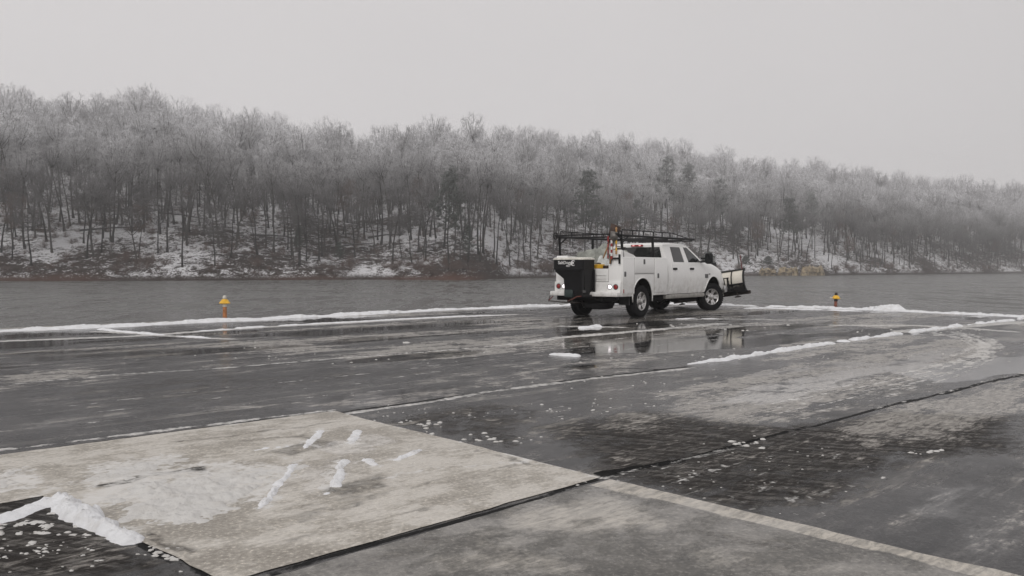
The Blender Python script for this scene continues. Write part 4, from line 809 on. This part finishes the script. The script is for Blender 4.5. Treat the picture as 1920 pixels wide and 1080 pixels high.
def bare_tree(seed, h=17., spread=1., twig=.026, low=.42, lean=0.):
    """A deciduous tree without leaves: trunk, limbs bending out to a rounded crown, branches and twigs filling it."""
    r = random.Random(seed); tr, cr = Seg(), Seg()
    n = 10; pts = [np.zeros(3)]; th = r.uniform(0, 6.28); dr = np.array([math.cos(th) * lean, math.sin(th) * lean, 1.]); H = h * .74
    for i in range(n):
        dr = unit(dr + np.array([r.uniform(-.1, .1), r.uniform(-.1, .1), .04])); pts.append(pts[-1] + dr * H / n)
    R0 = .0125 * h; rad = [R0 * (1 - .72 * (i / n) ** .9) * (1.4 if i == 0 else 1) for i in range(n + 1)]
    for i in range(n): tr.add(pts[i], pts[i + 1], rad[i], rad[i + 1])
    def at(f):
        x = min(max(f, 0), .999) * n; i = int(x); return pts[i] + (pts[i + 1] - pts[i]) * (x - i), rad[i]
    top = pts[-1]; cz = h * (low + 1) / 2 + h * .02; ctr = np.array([top[0] * .9, top[1] * .9, cz]); A, C = h * .225 * spread, h * (1 - low) / 2
    def rnd(): return unit(np.array([r.gauss(0, 1), r.gauss(0, 1), r.gauss(0, 1)]))
    def inside(p):
        q = (p - ctr) / np.array([A, A, C]); L = np.linalg.norm(q); return p if L < 1 else ctr + (p - ctr) / L
    def curve(S_, p0, p1, p2, k, r0, r1):
        P = [(1 - t) ** 2 * p0 + 2 * t * (1 - t) * p1 + t * t * p2 for t in [q / k for q in range(k + 1)]]
        for q in range(1, k): P[q] = P[q] + rnd() * np.linalg.norm(p2 - p0) * .035
        for q in range(k): S_.add(P[q], P[q + 1], r0 + (r1 - r0) * q / k, r0 + (r1 - r0) * (q + 1) / k)
        return P
    nl = int(15 * spread ** .5)
    for j in range(nl):
        zz = -.55 + 1.5 * (j + r.random() * .8) / nl; th = j * 2.4 + r.uniform(-.5, .5); rr = math.sqrt(max(0, 1 - min(1, abs(zz)) ** 2)); u = np.array([math.cos(th) * rr, math.sin(th) * rr, zz])
        T = ctr + u * np.array([A, A, C]) * r.uniform(.6, .92); zs = T[2] - np.linalg.norm(T[:2] - top[:2]) * r.uniform(.6, 1.3) - h * .05
        s0, r0 = at(max(low * .8, min(.97, zs / H))); P = curve(tr, s0, s0 + (T - s0) * np.array([.55, .55, .3]), T, 5, max(.03, r0 * .55), .022)
        for k in range(7):
            f = .3 + .7 * (k + r.random()) / 7; x = min(f * 5, 4.99); i = int(x); b0 = P[i] + (P[i + 1] - P[i]) * (x - i)
            d = unit(unit(b0 - ctr + np.array([0, 0, h * .06])) * .7 + rnd()); T2 = inside(b0 + d * h * r.uniform(.07, .15)); Q = curve(cr, b0, b0 + (T2 - b0) * .5 + rnd() * .15, T2, 3, twig * 1.2, twig * .8)
            for m_ in range(6):
                x2 = min((.25 + .75 * (m_ + r.random()) / 6) * 3, 2.99); i2 = int(x2); c0 = Q[i2] + (Q[i2 + 1] - Q[i2]) * (x2 - i2)
                d3 = unit(unit(c0 - ctr) * .6 + rnd() + np.array([0, 0, .15])); c1 = c0 + d3 * r.uniform(.5, 1.1); cr.add(c0, c1, twig * .8, twig * .5)
                for q in range(4):
                    e0 = c0 + (c1 - c0) * r.uniform(.3, 1); cr.add(e0, e0 + unit(d3 * .5 + rnd()) * r.uniform(.25, .65), twig * .6, twig * .35)
    for j in range(r.randint(2, 5)):                          # dead snags low on the trunk
        p, r0 = at(r.uniform(.2, low / .8)); th = r.uniform(0, 6.28); d = unit(np.array([math.cos(th), math.sin(th), r.uniform(-.1, .5)])); q = p + d * r.uniform(.8, 2.4)
        tr.add(p, q, .035, .012)
        for kk in range(4): cr.add(p + (q - p) * r.uniform(.4, 1), q + np.array([r.uniform(-.8, .8), r.uniform(-.8, .8), r.uniform(-.1, .7)]), .018, .01)
    return tr.mesh(5), cr.mesh(3)
def pine(seed, h=18.):
    r = random.Random(seed); tr, cr = Seg(), Seg(); n = 9; pts = [np.zeros(3)]
    for i in range(n): pts.append(pts[-1] + np.array([r.uniform(-.15, .15), r.uniform(-.15, .15), h * .97 / n]))
    for i in range(n): tr.add(pts[i], pts[i + 1], .0095 * h * (1 - .9 * i / n), .0095 * h * (1 - .9 * (i + 1) / n))
    nb = 58
    for j in range(nb):
        f = .4 + .6 * (j + r.random()) / nb; x = f * n; i = min(int(x), n - 1); p = pts[i] + (pts[i + 1] - pts[i]) * (x - i)
        th = j * 2.4 + r.uniform(-.5, .5); L = h * .2 * (1.1 - max(0, f - .45) * 1.55) * r.uniform(.5, 1.25); q = p + np.array([math.cos(th) * L, math.sin(th) * L, L * r.uniform(-.25, .8)])
        tr.add(p, q, .045, .015)
        for k in range(8):
            c = p + (q - p) * r.uniform(.35, 1.05) + np.array([r.gauss(0, .35), r.gauss(0, .35), r.gauss(0, .3)])
            for t in range(13):
                d = np.array([r.gauss(0, 1), r.gauss(0, 1), r.gauss(.35, .7)]); d = unit(d) * r.uniform(.25, .55); cr.add(c, c + d, .05, .015)
    return tr.mesh(5), cr.mesh(3)
def shrub(seed, h=2., w=1.3, n=46, droop=.0):
    r = random.Random(seed); s = Seg()
    for i in range(n):
        th = r.uniform(0, 6.28); el = r.uniform(.35, 1.5); p = np.array([r.gauss(0, .22 * w), r.gauss(0, .22 * w), -.1]); L = h * r.uniform(.5, 1.1); d = np.array([math.cos(th) * math.cos(el) * w, math.sin(th) * math.cos(el) * w, math.sin(el)])
        q = p + d * L * .6; q2 = q + unit(d + np.array([r.uniform(-.5, .5), r.uniform(-.5, .5), -droop])) * L * .4; s.add(p, q, .02, .014); s.add(q, q2, .014, .008)
        for k in range(5):
            b = p + (q2 - p) * r.uniform(.35, 1); s.add(b, b + np.array([r.gauss(0, .25), r.gauss(0, .25), r.gauss(.15, .2)]) * h * .45, .011, .006)
    return s.mesh(3)
def raw_mesh(name, VF, mats, mi=None):
    V, Fc = VF; me = bpy.data.meshes.new(name); me.from_pydata(V.tolist(), [], Fc.tolist())
    for m in (mats if isinstance(mats, list) else [mats]): me.materials.append(m)
    if mi is not None: me.polygons.foreach_set('material_index', mi)
    me.update(); return me
KINDS = []                                 # (trunk mesh, crown mesh, joined data, height)
SPEC = [(1, 17, 1.05, .5, 0), (2, 20, .6, .7, .04), (3, 16, 1.25, .45, 0), (4, 21, .65, .7, 0), (5, 15, 1.1, .46, .12), (6, 19, .5, .72, .06), (7, 17, 1.4, .46, 0), (8, 17.5, .8, .6, .03), (9, 14, .75, .42, .15), (10, 20, .9, .62, 0)]
RAW = []
for k, (sd, h, sp, low, lean) in enumerate(SPEC):
    t, c = bare_tree(sd, h, sp, low=low, lean=lean); RAW.append((t, c, h))
    KINDS.append((raw_mesh('trunk', t, BARK if k % 3 else BARK2), raw_mesh('crown', c, TWIGB if k == 8 else TWIG), h))
PINES = [(raw_mesh('trunk', t, BARK), raw_mesh('crown', c, NEEDLE), 18.) for t, c in (pine(51), pine(52), pine(53))]
def hz1(a, d): return float(hill_z(np.array([a]), np.array([d]))[0])
rng = random.Random(77)
sites = []
def scatter(step, t0, t1, keep):
    x = -330.0
    while x < 420:
        y = 140.0
        while y < 640:
            X = x + rng.uniform(-.5, .5) * step; Y = y + rng.uniform(-.5, .5) * step; a = X / Y
            if -.68 < a < .68:
                t = Y - float(shore(a))
                if t0 <= t < t1 and rng.random() < keep(t, a, X, Y): sites.append((a, Y, t))
            y += step
        x += step
clump = lambda X, Y: .55 + .9 * float(vn(X / 14., Y / 14., 8))
scatter(4.6, 1.5, 45, lambda t, a, X, Y: min(1, clump(X, Y) * (.55 if t < 12 else .95) * (1. if a > -.1 else .9)))
scatter(5.5, 45, 235, lambda t, a, X, Y: min(1, clump(X, Y) * .85))
def place(name, kind, a, d, sc, rz, tilt=0.):
    e = empty(name, (a * d, d, hz1(a, d) - .15), rz); e.rotation_euler = (tilt, 0, rz); e.scale = (sc, sc, sc)
    for nm, me in (('trunk', kind[0]), ('crown', kind[1])):
        o = bpy.data.objects.new(nm, me); COL.objects.link(o); o.parent = e
    return e
# pines first, each told apart by where it stands (column and top row in the photo, height)
PINE_AT = [(842, 312, 21, 'dark pine with a compact rounded crown left of the truck, midway up the wooded slope'),
    (1095, 316, 24, 'tall dark green pine rising behind the ladder rack of the white truck'),
    (1252, 292, 26, 'left pine of the dark green pair towering behind the truck cab'),
    (1290, 306, 25, 'right pine of the dark green pair towering behind the truck cab'),
    (1350, 334, 23, 'narrow pine just right of the dark pine pair, above the plow blade'),
    (1478, 368, 21, 'pine with loose layered boughs high above the pale rock ledge'),
    (1522, 358, 21, 'hazy slender pine on the slope to the right of the rock ledge'),
    (975, 262, 17, 'frosted pine with a broad loose crown standing out near the ridge top'),
    (636, 452, 7, 'small dark young pine low on the slope between left marker and truck'),
    (560, 425, 7, 'small green conifer among bare trunks above the left marker post'),
    (1190, 372, 15, 'short dark pine between the ladder rack shovels and the tall pine pair'),
    (878, 420, 9, 'young pine near the reddish point of the shore left of the truck')]
for k, (px, top, h, lab) in enumerate(PINE_AT):
    a = (px - 960) / F; best = None
    for t in np.arange(3, 170, 2.0):
        d = float(shore(a)) + t; need = (HY - top) / F * d + HC - hz1(a, d)
        if best is None or abs(need - h) < best[0]: best = (abs(need - h), d, need)
    tag(place('pine_tree', PINES[k % 3], a, best[1], min(max(best[2], 5), 28) / 18., k * 1.3), lab, 'pine', 'pines among the bare woods')
LOWEV = [(1328, 472, 4.2, 'low dark evergreen bush directly behind the truck hood'), (1440, 482, 3.6, 'rounded dark evergreen bush above the left end of the rock ledge'), (1398, 484, 3.2, 'small dark evergreen bush behind the top corner of the plow blade')]
for k, (px, top, h, lab) in enumerate(LOWEV):
    a = (px - 960) / F; d = float(shore(a)) + 7; need = (HY - top) / F * d + HC - hz1(a, d)
    r_ = random.Random(300 + k); s_ = Seg()
    for i in range(150):
        th = r_.uniform(0, 6.28); zz = r_.random() ** .8; rr = 1.5 * (1 - zz ** 2) ** .5 * r_.uniform(.3, 1); c = np.array([rr * math.cos(th), rr * math.sin(th), zz * 3])
        for q in range(14): dd = unit(np.array([r_.gauss(0, 1), r_.gauss(0, 1), r_.gauss(.3, .6)])) * r_.uniform(.2, .5); s_.add(c, c + dd, .05, .015)
    b0 = tag(empty('evergreen_bush', (a * d, d, hz1(a, d) - .2)), lab, 'bush', 'dark evergreen bushes by the shore'); sc = max(need, 2.5) / 3.; b0.scale = (sc * 1.35, sc * 1.35, sc)
    o = bpy.data.objects.new('foliage', raw_mesh('foliage', s_.mesh(3), NEEDLE)); COL.objects.link(o); o.parent = b0
    tt = Seg(); tt.add((0, 0, -.1), (.1, 0, 1.6), .09, .04); tt.add((0, 0, .2), (-.5, .3, 1.5), .06, .03); tt.add((0, 0, .2), (.4, -.4, 1.4), .05, .03)
    o = bpy.data.objects.new('stem', raw_mesh('stem', tt.mesh(5), BARK)); COL.objects.link(o); o.parent = b0
PCLEAR = [(px, h) for px, top, h, lab in PINE_AT if h > 18]
sites = [s_ for s_ in sites if not any(abs(s_[0] * F + 960 - px) < 20 and 10 < s_[2] < 75 and rng.random() < .5 for px, h in PCLEAR)]
# bare trees: the 285 that show largest are individuals, the rest one mass
sites = [s_ for s_ in sites if not (s_[2] < 8 and 1405 < s_[0] * F + 960 < 1550)]
dec = []
for (a, d, t) in sites:
    up = min(1, max(0, (t - 30) / 60)); k = rng.choice((0, 2, 6, 7, 9, 2, 6, 4)) if rng.random() < up * .75 else rng.choice((0, 1, 1, 2, 3, 3, 4, 5, 5, 6, 7, 8, 9, 9)); sc = rng.uniform(.72, 1.12) * (.9 if t < 14 else 1. + .2 * up); dec.append((a, d, t, k, sc, rng.uniform(0, 6.28), KINDS[k][2] * sc / d))
inframe = sorted([i for i, s_ in enumerate(dec) if abs(s_[0]) < .615], key=lambda i: -dec[i][6] * (1.35 if dec[i][2] < 30 else 1))
single = set(inframe[:285])
def where(px, t):
    if px < 120: z = 'at far left'
    elif px < 235: z = 'near the left end'
    elif px < 400: z = 'left of left marker'
    elif px < 470: z = 'behind left marker'
    elif px < 600: z = 'right of left marker'
    elif px < 740: z = 'left of reddish point'
    elif px < 930: z = 'above reddish shore point'
    elif px < 1130: z = 'behind truck tail'
    elif px < 1400: z = 'behind cab and plow'
    elif px < 1560: z = 'above rock ledge'
    else: z = 'on far right shore'
    return z
LOOK = ['bare tree with an even crown', 'slim bare tree', 'broad low-branched bare tree', 'tall bare tree with a high crown', 'leaning low-limbed bare tree', 'narrow tall bare tree', 'wide-crowned bare tree', 'upright-limbed bare tree', 'short russet-twigged bare tree', 'long-trunked bare tree']
for i in sorted(single):
    a, d, t, k, sc, rz, _ = dec[i]; px = a * F + 960
    row = 'at the waterline' if t < 9 else ('low on the slope' if t < 28 else 'higher on the slope')
    lab = f'{LOOK[k]} {row}, {where(px, t)}'
    tag(place('bare_tree', KINDS[k], a, d, sc, rz, rng.uniform(-.05, .05)), lab, 'tree', lab)
# an unlinked library of joined trees for the mass
def lib(name, pairs):
    c = bpy.data.collections.new(name)
    for i, (me) in enumerate(pairs):
        o = bpy.data.objects.new(f'{name}_{i:02d}', me); c.objects.link(o)
    return c
def joined(t, c, mats):
    V = np.concatenate([t[0], c[0]]); Fc = np.concatenate([t[1], c[1] + len(t[0])]); mi = np.concatenate([np.zeros(len(t[1]), np.int32), np.ones(len(c[1]), np.int32)])
    return raw_mesh('wood', (V, Fc), mats, mi)
def mass(name, coll, pts, rots, scls, idx):
    me = bpy.data.meshes.new(name); me.from_pydata([tuple(p) for p in pts], [], []); o = bpy.data.objects.new(name, me); COL.objects.link(o)
    for nm, ty, dat, key in (('rot', 'FLOAT_VECTOR', np.array(rots, np.float32).ravel(), 'vector'), ('scl', 'FLOAT', np.array(scls, np.float32), 'value'), ('idx', 'INT', np.array(idx, np.int32), 'value')):
        at_ = me.attributes.new(nm, ty, 'POINT'); at_.data.foreach_set(key, dat)
    ng = bpy.data.node_groups.new(name, 'GeometryNodeTree'); ng.interface.new_socket('Geometry', in_out='INPUT', socket_type='NodeSocketGeometry'); ng.interface.new_socket('Geometry', in_out='OUTPUT', socket_type='NodeSocketGeometry')
    N = ng.nodes.new; gi, go = N('NodeGroupInput'), N('NodeGroupOutput'); ip = N('GeometryNodeInstanceOnPoints'); ci = N('GeometryNodeCollectionInfo'); ci.inputs[0].default_value = coll
    ci.inputs['Separate Children'].default_value = True; ci.inputs['Reset Children'].default_value = True; ip.inputs['Pick Instance'].default_value = True
    def na(nm, ty):
        x = N('GeometryNodeInputNamedAttribute'); x.data_type = ty; x.inputs[0].default_value = nm; return [s_ for s_ in x.outputs if s_.enabled and s_.name == 'Attribute'][0]
    L = ng.links.new; L(gi.outputs[0], ip.inputs['Points']); L(ci.outputs[0], ip.inputs['Instance']); L(na('idx', 'INT'), ip.inputs['Instance Index'])
    e2r = N('FunctionNodeEulerToRotation'); L(na('rot', 'FLOAT_VECTOR'), e2r.inputs[0]); L(e2r.outputs[0], ip.inputs['Rotation']); L(na('scl', 'FLOAT'), ip.inputs['Scale']); L(ip.outputs[0], go.inputs[0])
    md = o.modifiers.new('scatter', 'NODES'); md.node_group = ng
    return tag(o, kind='stuff')
tl = lib('tree_library', [joined(t, c, [BARK if k % 3 else BARK2, TWIGB if k == 8 else TWIG]) for k, (t, c, h) in enumerate(RAW)])
rest = [s_ for i, s_ in enumerate(dec) if i not in single]
mass('forest', tl, [(a * d, d, hz1(a, d) - .15) for a, d, *_ in rest], [(rng.uniform(-.04, .04), rng.uniform(-.04, .04), s_[5]) for s_ in rest], [s_[4] for s_ in rest], [s_[3] for s_ in rest])
# brush: twiggy undergrowth, thick along the water
sl_ = lib('brush_library', [raw_mesh('brush', shrub(400 + i, [1.6, 2.2, 1.2, 2.8][i], [1.5, 1.1, 1.8, .8][i], [50, 46, 40, 40][i], .25), BRUSHM if i % 2 == 0 else TWIGB) for i in range(4)])
bp, br, bs, bi = [], [], [], []
for i in range(1700):
    a = rng.uniform(-.66, .66); t = abs(rng.gauss(0, 3.5)) + 1.0 if i < 800 else rng.uniform(1, 50); d = float(shore(a)) + t
    if i < 800 and vn(a * 45, 0, 71) < .48 and not 735 < a * F + 960 < 900: continue
    if t < 8 and 1412 < a * F + 960 < 1545: continue
    bp.append((a * d, d, hz1(a, d) - .1)); br.append((rng.uniform(-.15, .15), rng.uniform(-.15, .15), rng.uniform(0, 6.28))); bs.append(rng.uniform(.35, 1.15) * (.85 if i < 800 else .75)); bi.append(rng.randrange(4))
mass('brush', sl_, bp, br, bs, bi)
# fallen trunks on the snow
LOGS = [(150, 22, 14, .5, 'long dark fallen trunk lying on the snow at far left'), (300, 38, 11, -.2, 'fallen trunk across the slope left of the left marker post'), (620, 20, 12, .75, 'fallen trunk leaning uphill right of the left marker post'), (690, 30, 9, -.3, 'short fallen trunk half way between left marker and reddish point'), (1030, 9, 10, .9, 'slanting fallen trunk by the water behind the truck tail'), (470, 26, 10, .25, 'fallen trunk on the snow above the left marker post')]
for px, t, L, ang, lab in LOGS:
    a = (px - 960) / F; d = float(shore(a)) + t; x0, y0 = a * d, d; x1, y1 = x0 + L * math.cos(ang), y0 + L * math.sin(ang) * .5
    z0, z1 = hz1(x0 / y0, y0) + .35, hz1(x1 / y1, y1) + .9; s_ = MB(); mid = ((x0 + x1) / 2, (y0 + y1) / 2, (z0 + z1) / 2 + .25)
    s_.tube([(x0, y0, z0), mid, (x1, y1, z1)], [.24, .18, .08], 7); o = tag(s_.build('fallen_log', BARK, smooth=True), lab, 'log', 'fallen trunks on the hillside')
    q = MB(); r_ = random.Random(px)
    for k in range(7):
        f = r_.uniform(.35, 1); p = Vector((x0, y0, z0)).lerp(Vector((x1, y1, z1)), f); q.tube([p, p + Vector((r_.uniform(-1, 1.5), r_.uniform(-.6, .6), r_.uniform(.3, 1.6)))], [.05, .015], 5)
    q.build('broken_limb', BARK, o)
# the pale rock ledge at the waterline
ROCK = simple('sandstone', (.34, .27, .17), .85, var=.45, scale=.9, bump=.5)
def rock(px0, px1, zt, seed, lab):
    a0, a1 = (px0 - 960) / F, (px1 - 960) / F; n = 26; b_ = MB(); rows = []
    prof = [(-1.0, -.6), (-.2, -.45), (.35, -.25), (.4, -.9), (.8, -.85), (.86, -.3), (1.0, .2), (1.02, 3.)]
    for i in range(n + 1):
        a = a0 + (a1 - a0) * i / n; d = float(shore(a)) + .2; w = sst(0, .12, min(i / n, 1 - i / n) + .02)
        for j, (zz, o_) in enumerate(prof):
            z = WZ + zt * (zz if zz > 0 else zz * .5) * (.82 + .36 * float(vn(i * .6, seed, 3))) * float(w if zz > 0 else 1); o2 = (o_ * 1.3 + (float(vn(i * .9, j * 1.7, seed)) - .5) * 1.6 + (float(vn(i * .25, j, seed + 5)) - .5) * 1.5)
            rows.append((a * (d + o2), d + o2, z))
    L = len(prof); f = [(i * L + j, (i + 1) * L + j, (i + 1) * L + j + 1, i * L + j + 1) for i in range(n) for j in range(L - 1)]
    tag(mesh_obj('rock_ledge', rows, f, ROCK, sharp=30), lab, 'rock', 'pale rock outcrop at the waterline')
rock(1422, 1456, 2.3, 11, 'left block of the pale sandstone ledge at the waterline'); rock(1457, 1498, 2.6, 12, 'middle block of the pale sandstone ledge at the waterline'); rock(1500, 1547, 3.0, 13, 'right and longest block of the pale sandstone ledge at the waterline')
# ------------------------------------------------------------------ haze
hz = NT('haze'); hz.t.nodes.clear()
_o = hz.n('ShaderNodeOutputMaterial'); _v = hz.n('ShaderNodeVolumePrincipled'); hz.l(_v.outputs[0], _o.inputs['Volume'])
_v.inputs['Color'].default_value = (.97, .97, .98, 1); _v.inputs['Density'].default_value = HAZE_DENSITY; _v.inputs['Anisotropy'].default_value = 0.0
b = MB(); b.box(-760, 1260, -60, 800, -12, 100)
tag(b.build('haze', hz.mat), kind='stuff')
